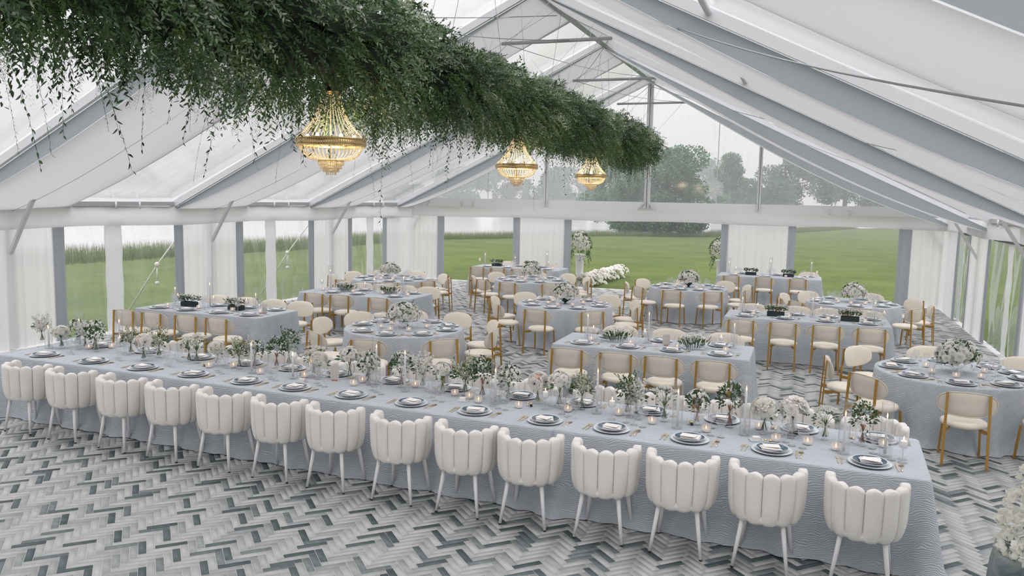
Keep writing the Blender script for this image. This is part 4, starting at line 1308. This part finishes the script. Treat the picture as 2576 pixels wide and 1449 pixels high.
for x, y, k in VASES:
    i = cnt.get(k, 0); cnt[k] = i + 1
    p = place(x, y, .042)
    bouq[k, i % 2].put((p.x, p.y, ZT(p.x)), rnd.random() * 6.28, 'glass bud vase of %s, %s such from left on long table' % (WORDS[k], ORD[i]), 'vase', 'bud vases on the long table', scale=rnd.uniform(.88, 1.08))

# ------------------------------------------------------------------ candles
def flame_part(parent, z, s=1.0):
    MB().tube([(0, 0, z - .004), (0, 0, z + .006)], .0012, 4).build('wick', M['wick'], parent)
    MB().lathe([(.0005, .0), (.004 * s, .008 * s), (.0058 * s, .016 * s), (.0042 * s, .028 * s), (.0004, .044 * s)], 10, (0, 0, z + .002)).build('flame', M['flame'], parent)
def taper(h):
    root = empty('taper_candle')
    MB().lathe([(.001, .001), (.030, .001), (.031, .004), (.014, .012), (.009, .02), (.017, .032), (.018, .05), (.0125, .052)], 16).build('glass_holder', M['glass'], root)
    MB().tube([(0, 0, .022), (0, 0, h - .02), (0, 0, h)], [.0112, .0098, .0075], 12).build('wax_stick', M['wax'], root)
    flame_part(root, h)
    return root
def chimney(h):
    root = empty('glass_chimney')
    g = MB().lathe([(.046, .001), (.046, h)], 22).build('tube', M['glass'], root)
    MB().tube([(.046 * math.cos(2 * PI * i / 22), .046 * math.sin(2 * PI * i / 22), h) for i in range(23)], .0018, 5, caps=False).build('rim', M['glass'], g)
    MB().tube([(.046 * math.cos(2 * PI * i / 22), .046 * math.sin(2 * PI * i / 22), .003) for i in range(23)], .0022, 5, caps=False).build('rim', M['glass'], g)
    return root
HB = [.26, .32, .40]
tp = [Proto(taper(h)) for h in HB]; chm = [Proto(chimney(h + .13)) for h in HB]
TAPERS = {'T0': [(-9.2, 7.51, 1.05), (-8.99, 7.8, 1.08), (-8.51, 8.0, 1.11), (-7.79, 7.9, .99), (-5.92, 7.42, 1.06), (-5.34, 7.4, 1.05), (-4.28, 7.7, 1.16), (-3.92, 7.39, 1.14), (-2.86, 7.32, 1.07), (-1.82, 7.37, 1.16), (-1.02, 7.19, 1.09), (-.43, 7.22, 1.23), (.38, 7.01, 1.09), (.7, 7.08, 1.09)],
          'T6': [(-3.02, 11.49, 1.1), (-2.11, 11.55, 1.17), (-.9, 11.6, 1.1)], 'T1': [(-10.95, 11.6, 1.03), (-10.05, 11.62, 1.16), (-9.1, 11.55, 1.02)], 'T5': [(-1.08, 15.5, 1.01), (.16, 15.55, 1.13), (1.2, 15.5, 1.1)],
          'T2': [(-9.75, 14.9, 1.15), (-8.68, 14.95, 1.04), (-7.95, 14.95, 1.09)], 'T3': [(-9.3, 22.75, 1.12), (-8.3, 22.7, 1.04), (-7.3, 22.75, 1.2)], 'T4': [(-2.1, 23.95, 1.1), (-.95, 24.0, 1.2), (.15, 23.95, 1.14)]}
for k, L in TAPERS.items():
    L.sort()
    for i, (x, y, z) in enumerate(L):
        hh = z - .01 - HT; q = min(range(3), key=lambda a: abs(HB[a] - hh))
        if k == 'T0': p = place(x, y, .05)
        else: p = spot(x, y, .05)
        zt = ZT(p.x) if k == 'T0' else HT + .001
        tp[q].put((p.x, p.y, zt), rnd.random() * 6, 'lit white taper candle, %s from left on %s' % (ORD[i], TNAME[k]), 'candle', 'taper candles')
        chm[q].put((p.x, p.y, zt), 0, 'clear glass chimney around %s taper from left on %s' % (ORD[i], TNAME[k]), 'candle holder', 'glass chimneys')
def votive():
    root = empty('votive_candle')
    P = []
    n = 28
    for i in range(n):
        a = 2 * PI * i / n; rb = 1 + (.03 if i % 2 else 0)
        P.append([(math.cos(a) * r * rb, math.sin(a) * r * rb, z) for r, z in ((.004, .001), (.030, .001), (.037, .012), (.040, .035), (.037, .062))])
    MB().grid(P, closed=True).build('cup', M['frost'], root)
    MB().lathe([(.031, .006), (.032, .026), (.001, .027)], 16).build('wax', M['wax'], root)
    MB().lathe([(.0005, .028), (.006, .036), (.0065, .042), (.0005, .058)], 8).build('flame', M['glow'], root)
    return root
vot = Proto(votive())
VOT = [(-8.73, 7.75), (-8.5, 7.86), (-6.56, 7.45), (-6.3, 7.57), (-5.81, 7.43), (-5.25, 7.49), (-4.55, 7.39), (-4.54, 7.56), (-3.91, 7.61), (-3.37, 7.46), (-3.18, 7.4), (-3.03, 7.29), (-2.59, 7.27), (-2.1, 7.33), (-1.6, 7.41), (-1.26, 7.24), (-.76, 7.18), (-.32, 7.47), (-.16, 7.14), (.1, 7.16), (.33, 7.08), (.71, 7.35)]
for i, (x, y) in enumerate(sorted(VOT)):
    p = place(x, y, .042)
    vot.put((p.x, p.y, ZT(p.x)), rnd.random(), 'ribbed frosted votive candle, %s from left on long table' % ORD[i], 'candle', 'votives')
for k, (x, y, L, W) in RECT.items():
    for i, dx in enumerate((-.95, -.28, .42, 1.02)):
        p = spot(x + dx + rnd.uniform(-.06, .06), y + rnd.uniform(-.12, -.06), .042)
        vot.put((p.x, p.y, HT + .001), rnd.random(), 'ribbed frosted votive candle, %s from left on %s' % (ORD[i], TNAME[k]), 'candle', 'votives')
for k, (x, y) in ROUND.items():
    for i, a in enumerate((215, 262, 310, 20, 150)):
        p = spot(x + .36 * math.cos(math.radians(a)), y + .36 * math.sin(math.radians(a)), .042)
        vot.put((p.x, p.y, HT + .001), rnd.random(), 'ribbed frosted votive candle at %s of %s' % (clock(a), TNAME[k]), 'candle', 'votives')
def stem_candle():
    root = empty('stemmed_candle')
    MB().lathe([(.001, .001), (.036, .001), (.037, .003), (.008, .01), (.004, .02), (.004, .10), (.012, .112), (.032, .125), (.038, .15), (.036, .205)], 18).build('glass_stand', M['glass'], root)
    MB().lathe([(.001, .126), (.026, .128), (.0275, .132), (.0275, .178), (.024, .181), (.001, .180)], 16).build('pillar_wax', M['wax'], root)
    flame_part(root, .182, .8)
    return root
stc = Proto(stem_candle())
STEM = {'T0': [(-8.22, 7.73), (-5.15, 7.54), (-2.33, 7.32), (-1.64, 7.23), (.82, 6.96)], 'T6': [(-2.9, 11.36), (-2.14, 11.42), (-1.06, 11.42)], 'T1': [(-10.75, 11.45), (-9.95, 11.46), (-9.2, 11.42)], 'T5': [(-.8, 15.42), (.3, 15.44), (1.35, 15.4)], 'T2': [(-9.9, 14.8), (-8.85, 14.85)], 'T3': [(-9.42, 22.6), (-7.2, 22.6)], 'T4': [(-1.9, 23.9), (.3, 23.85)]}
for k, L in STEM.items():
    for i, (x, y) in enumerate(sorted(L)):
        p = place(x, y, .04) if k == 'T0' else spot(x, y, .04)
        stc.put((p.x, p.y, ZT(p.x) if k == 'T0' else HT + .001), 0, 'white pillar candle on stemmed glass, %s from left on %s' % (ORD[i], TNAME[k]), 'candle', 'stemmed pillar candles')

# ------------------------------------------------------------------ butter dishes, salt and pepper, table cards
def butter():
    root = empty('butter_dish')
    MB().box((0, 0, .004), (.11, .085, .006)).box((0, .04, .009), (.11, .005, .006)).box((0, -.04, .009), (.11, .005, .006)).box((.0525, 0, .009), (.005, .085, .006)).box((-.0525, 0, .009), (.005, .085, .006)).build('tray', M['porcelain'], root, False)
    MB().box((0, 0, .022), (.062, .05, .028)).build('butter', M['paper'], root, False)
    MB().beam((.035, -.03, .013), (.04, .04, .013), .008, .002).build('spreader', M['cutlery'], root, False)
    return root
bd = Proto(butter())
for i, (x, y) in enumerate([(-5.15, 7.30), (-3.2, 7.28), (-.32, 7.09)]):
    p = place(x, y, .065); bd.put((p.x, p.y, ZT(p.x)), TH + .3, 'square butter dish, %s from left on long table' % ORD[i], 'dish', 'butter dishes')
p = spot(-1.98, 11.28, .065); bd.put((p.x, p.y, HT + .001), .2, 'square butter dish on middle rectangular table', 'dish', 'butter dishes')
def shaker(name, mt):
    root = empty(name)
    MB().lathe([(.001, .001), (.013, .001), (.015, .008), (.012, .028)], 12).build('jar', mt, root)
    MB().lathe([(.0125, .028), (.0125, .034), (.008, .04), (.001, .041)], 12).build('cap', M['brass'], root)
    return root
s1, s2 = Proto(shaker('salt_shaker', M['porcelain'])), Proto(shaker('pepper_shaker', M['boxwood_box']))
SALT = [(-6.68, 7.49), (-5.37, 7.57), (-2.53, 7.37), (-.94, 7.36), (-.24, 7.04)]
for i, (x, y) in enumerate(SALT):
    p = place(x, y, .018); s1.put((p.x, p.y, ZT(p.x)), 0, 'tiny salt shaker, %s from left on long table' % ORD[i], 'shaker', 'salt shakers')
    p = place(x + .04, y - .01, .018); s2.put((p.x, p.y, ZT(p.x)), 0, 'tiny dark pepper shaker, %s from left on long table' % ORD[i], 'shaker', 'pepper shakers')
def table_card():
    root = empty('table_card')
    MB().box((0, 0, .006), (.06, .025, .012)).build('wood_base', M['wood'], root, False)
    MB().box((0, 0, .085), (.105, .002, .15)).build('card', M['card_grey'], root, False)
    return root
tcd = Proto(table_card())
p = place(-4.86, 7.5, .05); tcd.put((p.x, p.y, HT + .001), .1, 'blank taupe table card on wood base on long table', 'card stand', 'table cards')
p = spot(-1.82, 11.38, .05); tcd.put((p.x, p.y, HT + .001), .05, 'blank taupe table card on wood base on middle rectangular table', 'card stand', 'table cards')
p = spot(-8.72, 11.3, .05); tcd.put((p.x, p.y, HT + .001), -.1, 'blank taupe table card on wood base on leftmost rectangular table', 'card stand', 'table cards')

# ------------------------------------------------------------------ centrepieces
def low_box(kind, seed):
    root = empty('flower_box')
    b = Bunch(seed); r = b.r
    L, W, Hh = .30, .11, .085
    mt = M['boxwood_box'] if kind != 'tulip' else M['glass']
    bx = MB()
    for (c, d) in (((0, -W / 2, Hh / 2), (L, .004, Hh)), ((0, W / 2, Hh / 2), (L, .004, Hh)), ((-L / 2, 0, Hh / 2), (.004, W, Hh)), ((L / 2, 0, Hh / 2), (.004, W, Hh)), ((0, 0, .003), (L, W, .005))): bx.box(c, d)
    bx.build('trough', mt, root, False)
    if kind == 'tulip':
        for i in range(26):
            x, y = r.uniform(-.19, .19), r.uniform(-.09, .09)
            b.blossom((x, y, .155 + .05 * (1 - (x / .2) ** 2) + r.normal(0, .012)), (x * 2, y * 4, 1), .04, 12, .70, .15)
            b.st.tube([(x * .6, y * .5, .01), (x * .8, y * .8, .09), (x, y, .15)], .003, 4)
        P = np.c_[r.uniform(-.19, .19, 60), r.uniform(-.08, .08, 60), r.uniform(.04, .14, 60)]
        b.leaf(P, np.c_[P[:, 0] * 3, r.normal(0, .6, 60), r.uniform(.2, 1, 60)], .085, .022, .62)
    else:
        n = 260
        P = np.c_[r.uniform(-.18, .18, n), r.uniform(-.10, .10, n), r.uniform(.07, .15, n) + .03]
        b.leaf(P, np.c_[P[:, 0] * 4, P[:, 1] * 6, r.uniform(0, 1, n)], .04, .016, .25 if kind == 'green' else .35)
        if kind == 'white':
            for i in range(130):
                x, y = r.uniform(-.21, .21), r.uniform(-.11, .11)
                b.blossom((x, y, .17 + .035 * (1 - (x / .22) ** 2) + r.normal(0, .014)), (x * 3, y * 4, 1), .016, 6, .66)
        else:
            for i in range(30):
                x, y = r.uniform(-.19, .19), r.uniform(-.1, .1)
                b.blossom((x, y, .16 + r.normal(0, .015)), (x * 3, y * 4, 1), .014, 6, .66)
    for nm, me in b.meshes().items(): link(nm, me, root)
    if b.st.v: b.st.build('stems', M['stem'], root)
    return root
lb = {k: Proto(low_box(k, 300 + i)) for i, k in enumerate(('tulip', 'white', 'green'))}
BW = {'tulip': 'clear trough of white tulips', 'white': 'dark trough of small white blooms', 'green': 'dark leafy trough with few white blooms'}
for k, (kd, L) in BOX.items():
    for (x, y), wd in zip(L, ('left', 'right')):
        lb[kd].put((x, y, HT + .001), rnd.uniform(-.15, .15), '%s, %s one on %s' % (BW[kd], wd, TNAME[k]), 'flower trough', 'flower troughs')
def centrepiece(seed):
    root = empty('flower_centrepiece')
    b = Bunch(seed); r = b.r
    MB().lathe([(.001, .001), (.05, .001), (.052, .004), (.02, .012), (.018, .03), (.07, .06), (.10, .095), (.105, .11)], 22).build('glass_bowl', M['boxwood_box'] if seed % 2 else M['glass'], root)
    for i in range(44):
        f = (i + .5) / 44; ph = math.acos(1 - 1.35 * f); an = i * 2.39996
        q = np.array((math.sin(ph) * math.cos(an), math.sin(ph) * math.sin(an), math.cos(ph)))
        c = q * np.array([.27, .27, .21]) * r.uniform(.85, 1.16) + np.array([0, 0, .23])
        b.blossom(c, q, r.uniform(.045, .075), 24, r.choice([.5, .66, .72, .8]))
    n = 260
    P, D = b.dome(n, .22, .18, .22); b.leaf(P, D + r.normal(0, .4, (n, 3)), .06, .024, .5)
    for k in range(7):
        a = r.random() * 6.28; o = r.uniform(.05, .24); h = r.uniform(.42, .56) - o * .4
        t = np.linspace(.45, 1, 16)[:, None]; q = np.array([0, 0, .15]) * (1 - t) + np.array([math.cos(a) * o, math.sin(a) * o, h]) * t
        b.leaf(q, r.normal(0, 1, (16, 3)) + [0, 0, .5], .04, .017, .6); b.tiny(q[::2] + r.normal(0, .015, (8, 3)), .012, .7)
        b.st.tube([(0, 0, .12), tuple(q[6]), tuple(q[-1])], .002, 4)
    for nm, me in b.meshes().items(): link(nm, me, root)
    b.st.build('stems', M['stem'], root)
    return root
cps = [Proto(centrepiece(400 + i)) for i in range(3)]
for i, (k, (x, y)) in enumerate(ROUND.items()):
    cps[i % 3].put((x, y, HT + .001), i * 1.1, 'rounded white rose centrepiece with foliage on %s' % TNAME[k], 'centrepiece', 'round table centrepieces', scale=.92)

for kd, (x, y), zt, lbl, cat, grp, rad in GLASSES:
    x, y = nudge(x, y, rad)
    pr[kd].put((x, y, zt), rnd.uniform(-3, 3), lbl, cat, grp)

# ------------------------------------------------------------------ doorway urns, flower row, corner planter
def urn(label, x, y, seed):
    root = empty('flower_urn', (x, y, -.12)); tag(root, label, 'urn', 'doorway urns')
    MB().lathe([(.001, .0), (.17, .0), (.17, .05), (.10, .09), (.08, .16), (.10, .30), (.14, .36), (.12, .42), (.13, .70), (.15, 1.02), (.19, 1.10), (.17, 1.12), (.01, 1.10)], 24).build('urn_body', M['urn'], root)
    b = Bunch(seed); r = b.r
    for i in range(52):
        f = (i + .5) / 52; ph = math.acos(1 - 1.6 * f); an = i * 2.39996
        q = np.array((math.sin(ph) * math.cos(an), math.sin(ph) * math.sin(an), math.cos(ph)))
        b.blossom(q * np.array([.33, .33, .36]) * r.uniform(.8, 1.15) + np.array([0, 0, 1.46]), q, r.uniform(.06, .095), 15, r.choice([.5, .72, .8]))
    n = 420
    P, D = b.dome(n, .36, .38, 1.42, .5); b.leaf(P, D + r.normal(0, .5, (n, 3)), .075, .028, .42)
    for k in range(16):
        a = r.random() * 6.28; m = 22; t = np.linspace(0, 1, m)
        q = np.c_[math.cos(a) * (.28 + .12 * t), math.sin(a) * (.28 + .12 * t), 1.32 - r.uniform(.35, .65) * t]
        b.leaf(q, r.normal(0, .6, (m, 3)) + [0, 0, -.9], .06, .02, .4)
    for nm, me in b.meshes().items(): link(nm, me, root)
    return root
urn('tall white urn of roses and ivy left of middle doorway', -7.18, 26.0, 501)
urn('white urn arrangement half hidden by curtain right of middle doorway', -2.55, 26.2, 502)
def mound(name, label, cat, path, w, h, n, seed, rad=(.07, .11)):
    b = Bunch(seed); r = b.r
    o = np.array(path[0])
    root = empty(name, (path[0][0], path[0][1], -.12)); tag(root, label, cat)
    for i in range(n):
        t = r.random() * (len(path) - 1); k = int(t); q = np.array(path[k]) * (1 - t + k) + np.array(path[min(k + 1, len(path) - 1)]) * (t - k) - o
        a = r.uniform(-1, 1)
        hz = h * math.sqrt(max(0, 1 - a * a)) * r.uniform(.8, 1.15)
        b.blossom((q[0] + a * w + r.normal(0, .03), q[1] + r.normal(0, .08), hz), (a, r.normal(0, .4), .7), r.uniform(*rad), 14, r.choice([.55, .72, .8]))
    m = n
    t = r.random(m) * (len(path) - 1); k = t.astype(int); pa = np.array(path)
    q = pa[k] * (1 - t + k)[:, None] + pa[np.minimum(k + 1, len(path) - 1)] * (t - k)[:, None] - o
    b.leaf(np.c_[q + r.normal(0, w * .55, (m, 2)), r.uniform(.02, h * .9, m)], r.normal(0, 1, (m, 3)), .08, .03, .35)
    for nm, me in b.meshes().items(): link(nm, me, root)
mound('flower_row', 'low row of white blossoms on the lawn along middle doorway', 'flowers', [(-7.0, 25.75), (-6.95, 27.2), (-6.85, 28.8), (-6.75, 30.6)], .34, .42, 330, 503)
root = empty('flower_planter', (1.50, 5.02, 0)); tag(root, 'grey marbled stone planter heaped with white hydrangeas at right corner', 'planter')
MB().lathe([(.001, .0), (.50, .0), (.50, .03), (.44, .06), (.445, .45), (.42, .80), (.405, .88), (.40, .90), (.365, .90), (.355, .86), (.001, .84)], 40).build('stone_pot', M['marble'], root)
b = Bunch(601); r = b.r
for i in range(46):
    f = (i + .5) / 46; ph = math.acos(1 - 1.25 * f); an = i * 2.39996
    q = np.array((math.sin(ph) * math.cos(an), math.sin(ph) * math.sin(an), math.cos(ph)))
    c = q * np.array([.36, .36, .47]) * r.uniform(.85, 1.06) + np.array([0, 0, .96])
    m = 46
    d = r.normal(size=(m, 3)) + q * 1.1; d /= np.linalg.norm(d, axis=1)[:, None]
    b.pet.append((c + d * .062, d + r.normal(0, .55, (m, 3)), r.normal(size=(m, 3)), r.uniform(.028, .045, m), r.uniform(.03, .045, m), np.clip(r.normal(.52, .12, m), .1, .92)))
for nm, me in b.meshes().items(): link('hydrangea_heads', me, root)
# ------------------------------------------------------------------ hanging greenery garland
GX, GZ = -4.76, 4.38
gar = empty('greenery_garland', (GX, 13.6, GZ)); tag(gar, 'long dense hanging garland of mixed green foliage along the tent ridge', 'garland')
GY0, GY1 = 2.6, 24.2
def gshape(y):
    """half width and half height of the leafy mass along the tent"""
    e = np.clip((GY1 + .1 - y) / .8, 0.05, 1) ** .5
    a = .56 + .10 * np.sin(y * 1.9 + 1) + .07 * np.sin(y * 4.3) + .16 * np.exp(-((y - 7.6) / 1.1) ** 2)
    b = .50 + .07 * np.sin(y * 2.3) + .05 * np.sin(y * 5.1 + 2) + .10 * np.exp(-((y - 7.9) / 1.3) ** 2) + .13 / (1 + np.exp((y - 9.1) / .12))
    return a * e, b * e
# supporting bar and near-black core painting the shade between the leaves
MB().tube([(0, GY0 - 13.6, .05), (0, GY1 - 13.8, .05)], .05, 8).build('support_bar', M['dark_bracket'], gar)
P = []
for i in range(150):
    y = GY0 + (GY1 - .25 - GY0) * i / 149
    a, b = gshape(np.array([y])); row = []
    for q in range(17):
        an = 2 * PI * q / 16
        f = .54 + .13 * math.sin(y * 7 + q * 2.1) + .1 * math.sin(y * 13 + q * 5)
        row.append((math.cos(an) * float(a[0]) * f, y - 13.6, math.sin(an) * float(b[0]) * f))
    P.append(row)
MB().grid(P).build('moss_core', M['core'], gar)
gr = np.random.default_rng(5)
def sprigs(n, nl, length, leafL, leafW, tone, droop, spread=.35, low=None, tone_sd=.16, rin=(.62, 1.02), stems=False):
    # density follows apparent size a little: more sprigs near the front end
    y = GY0 + (GY1 - GY0) * gr.random(n) ** 1.12
    a, b = gshape(y)
    an = gr.random(n) * 2 * PI
    if low is not None: an = np.radians(gr.uniform(low[0], low[1], n))
    rr = gr.uniform(rin[0], rin[1], n)
    base = np.c_[np.cos(an) * a * rr, y - 13.6, np.sin(an) * b * rr]
    out = np.c_[np.cos(an) * .9, gr.normal(0, spread, n), np.sin(an) * .7 + .05]
    out /= np.linalg.norm(out, axis=1)[:, None]
    L = length * gr.uniform(.6, 1.4, n)
    t = (np.arange(nl) + .7) / nl
    dr = droop * gr.uniform(.5, 1.4, n)
    pos = base[:, None, :] + out[:, None, :] * (L[:, None] * t[None])[..., None] * (1 - .35 * dr[:, None] * t[None])[..., None]
    pos[..., 2] -= (dr[:, None] * L[:, None] * t[None] ** 1.7)
    tan = np.gradient(pos, axis=1); tan /= np.linalg.norm(tan, axis=2)[..., None] + 1e-9
    side = np.cross(tan, gr.normal(size=(n, 1, 3))); side /= np.linalg.norm(side, axis=2)[..., None] + 1e-9
    sg = np.where(np.arange(nl) % 2 == 0, 1.0, -1.0)[None, :, None]
    D = tan * .75 + side * sg * .8 + gr.normal(0, .18, (n, nl, 3))
    S = np.cross(D, gr.normal(size=(n, nl, 3)))
    l = leafL * gr.uniform(.7, 1.3, (n, nl)); w = leafW * gr.uniform(.75, 1.2, (n, nl))
    # each sprig has its own green; tone also carries highlights on upper sprigs
    patch = .16 * np.sin(y * 2.3 + an * 1.5) + .12 * np.sin(y * 5.7 - an * 2.2 + 1)
    tn = np.clip(tone + patch[:, None] + gr.normal(0, tone_sd, (n, 1)) + gr.normal(0, .06, (n, nl)), 0, 1)
    V, F, T = leaves(pos.reshape(-1, 3), D.reshape(-1, 3), S.reshape(-1, 3), l.ravel(), w.ravel(), tn.ravel())
    
    if stems:
        dv = np.diff(np.concatenate([base[:, None, :], pos], 1), axis=1); dl = np.linalg.norm(dv, axis=2)
        st = np.concatenate([base[:, None, :], pos[:, :-1]], 1)
        v2, f2, t2 = leaves(st.reshape(-1, 3), dv.reshape(-1, 3) + 1e-6, gr.normal(size=(n * nl, 3)), dl.ravel() * 1.12, np.full(n * nl, .0035), np.full(n * nl, .2))
        F = np.concatenate([F, f2 + len(V)]); V = np.concatenate([V, v2]); T = np.concatenate([T, t2])
    return V, F, T, pos
def leafpart(name, parts, mat):
    V, F, T = [], [], []; k = 0
    for v, f, t in parts:
        V.append(v); F.append(f + k); T.append(t); k += len(v)
    o = link(name, npmesh(name, np.concatenate(V), np.concatenate(F), mat, col=np.concatenate(T)), gar)
    o['kind'] = 'stuff'
    return o
r1 = sprigs(8600, 12, .22, .054, .019, .52, .6, rin=(.45, 1.02), tone_sd=.2)
r2 = sprigs(2900, 12, .24, .050, .019, .78, .35, low=(10, 170), tone_sd=.12)  # pale upper sprigs: highlights from roof light put into leaf tone
r3 = sprigs(1900, 11, .20, .045, .021, .55, .5)
leafpart('ruscus_leaves', [x[:3] for x in (r1, r2, r3)], M['leaf'])
h1 = sprigs(190, 17, .36, .052, .016, .25, .75, low=(200, 340), rin=(.7, 1.0), stems=True)
h2 = sprigs(30, 24, .58, .05, .015, .3, .85, low=(225, 315), rin=(.75, 1.0), stems=True)
leafpart('trailing_vines', [x[:3] for x in (h1, h2)], M['leaf'])
f1 = sprigs(2500, 34, .24, .026, .0030, .42, .5, tone_sd=.18)
f2 = sprigs(2300, 34, .24, .028, .0030, .55, .55, low=(185, 355), tone_sd=.2)
f3 = sprigs(90, 34, .5, .026, .0028, .3, .85, low=(205, 335), rin=(.8, 1.05), stems=True)
leafpart('fern_fronds', [x[:3] for x in (f1, f2, f3)], M['fern'])
for i in range(20):
    y = 3.2 + i * 1.08
    for s in (-1, 1):
        q = (s * (1.05 if i % 2 else .15), y - 13.6 + (.9 if (i + s) % 3 else -.6), (5.82 if i % 2 else 6.4) - GZ)
        MB().tube([(s * .2, y - 13.6, .2), q], .0035, 4).build('suspension_wire', M['cable'], gar)

# ------------------------------------------------------------------ crystal chandeliers
OCT = np.array([(1, 0, 0), (-1, 0, 0), (0, 1, 0), (0, -1, 0), (0, 0, 1), (0, 0, -1)], float)
OF = np.array([(0, 2, 4), (2, 1, 4), (1, 3, 4), (3, 0, 4), (2, 0, 5), (1, 2, 5), (3, 1, 5), (0, 3, 5)])
def beads(C, R):
    C = np.asarray(C, float); R = np.broadcast_to(R, (len(C),))
    V = (C[:, None, :] + OCT[None] * R[:, None, None]).reshape(-1, 3)
    F = (np.arange(len(C))[:, None, None] * 6 + OF[None]).reshape(-1, 3)
    return V, F
def chandelier():
    root = empty('crystal_chandelier')          # origin at the wide brass rim
    rim = .355
    def ring(name, r, z, h=.0, tr=.008):
        return MB().tube([(r * math.cos(2 * PI * i / 48), r * math.sin(2 * PI * i / 48), z) for i in range(49)], tr, 8, caps=False).build(name, M['brass'], root)
    MB().lathe([(rim, -.035), (rim + .004, -.035), (rim + .004, .03), (rim, .03), (rim, -.035)], 48).build('rim_band', M['brass'], root)
    ring('rim_ring', rim + .004, .034); ring('rim_ring', rim + .004, -.038); ring('waist_ring', .135, -.185); ring('crown_ring', .095, .52)
    MB().tube([(0, 0, -.2), (0, 0, .9)], .008, 8).build('stem_rod', M['brass'], root)
    MB().lathe([(.001, .60), (.03, .6), (.05, .56), (.095, .525)], 20).build('crown_cap', M['brass'], root)
    C = []
    for s in range(34):                          # upper strands from crown to rim
        a = 2 * PI * s / 34
        for k in range(30):
            t = k / 29
            r = .095 + (rim - .095) * (t ** 2.0 * .72 + t * .28); z = .515 - .475 * t - .03 * math.sin(PI * t)
            C.append((r * math.cos(a), r * math.sin(a), z))
    link('upper_bead_strands', npmesh('upper_bead_strands', *beads(C, .0078), M['crystal']), root)
    C = []
    for s in range(44):                          # basket below the rim
        a = 2 * PI * s / 44
        for k in range(17):
            t = k / 16
            r = rim - .03 - (rim - .03 - .135) * (t ** 1.7); z = -.045 - .14 * math.sin(t * PI / 2)
            C.append((r * math.cos(a), r * math.sin(a), z))
    link('basket_bead_strands', npmesh('basket_bead_strands', *beads(C, .0085), M['crystal']), root)
    C = []
    for s in range(90):
        a = 2 * PI * s / 90
        for z in (-.028, -.012, .004, .02): C.append(((rim + .009) * math.cos(a), (rim + .009) * math.sin(a), z))
    link('rim_crystals', npmesh('rim_crystals', *beads(C, .0072), M['crystal']), root)
    for r, z in ((.13, -.20), (.108, -.235), (.082, -.27), (.05, -.30)):
        C = []
        n = int(2 * PI * r / .02)
        for s in range(n):
            a = 2 * PI * s / n
            for k in range(4): C.append((r * math.cos(a), r * math.sin(a), z - .011 * k))
        link('crystal_tier', npmesh('crystal_tier', *beads(C, .0075), M['crystal']), root)
        ring('tier_ring', r, z + .008, tr=.004)
    dr = MB().tube([(0, 0, -.3), (0, 0, -.36)], .002, 4).build('drop_wire', M['brass'], root)
    MB().ball((0, 0, -.378), .021, 10, 7).build('ball_drop', M['glass'], dr)
    for i in range(6):
        a = 2 * PI * (i + .5) / 6
        s = MB().lathe([(.001, -.03), (.02, -.03), (.012, -.01), (.011, .03)], 10, (.24 * math.cos(a), .24 * math.sin(a), 0)).build('lamp_socket', M['brass'], root)
        MB().ball((.24 * math.cos(a), .24 * math.sin(a), .052), .021, 10, 7, 1.4).build('bulb', M['bulb'], s)
    ld = bpy.data.lights.new('chandelier_light', 'POINT'); ld.energy = 13; ld.color = (1.0, .80, .54); ld.shadow_soft_size = .12
    lo = bpy.data.objects.new('lamp_glow', ld); COL.objects.link(lo); lo.parent = root; lo.location = (0, 0, .06)
    return root
chd = Proto(chandelier())
for y, lb_ in ((7.3, 'nearest and largest-looking crystal chandelier under the garland'), (13.0, 'middle crystal chandelier under the garland'), (18.0, 'farthest crystal chandelier, small in view under the garland end')):
    chd.put((GX, y, 3.37), y, lb_, 'chandelier', 'crystal chandeliers')
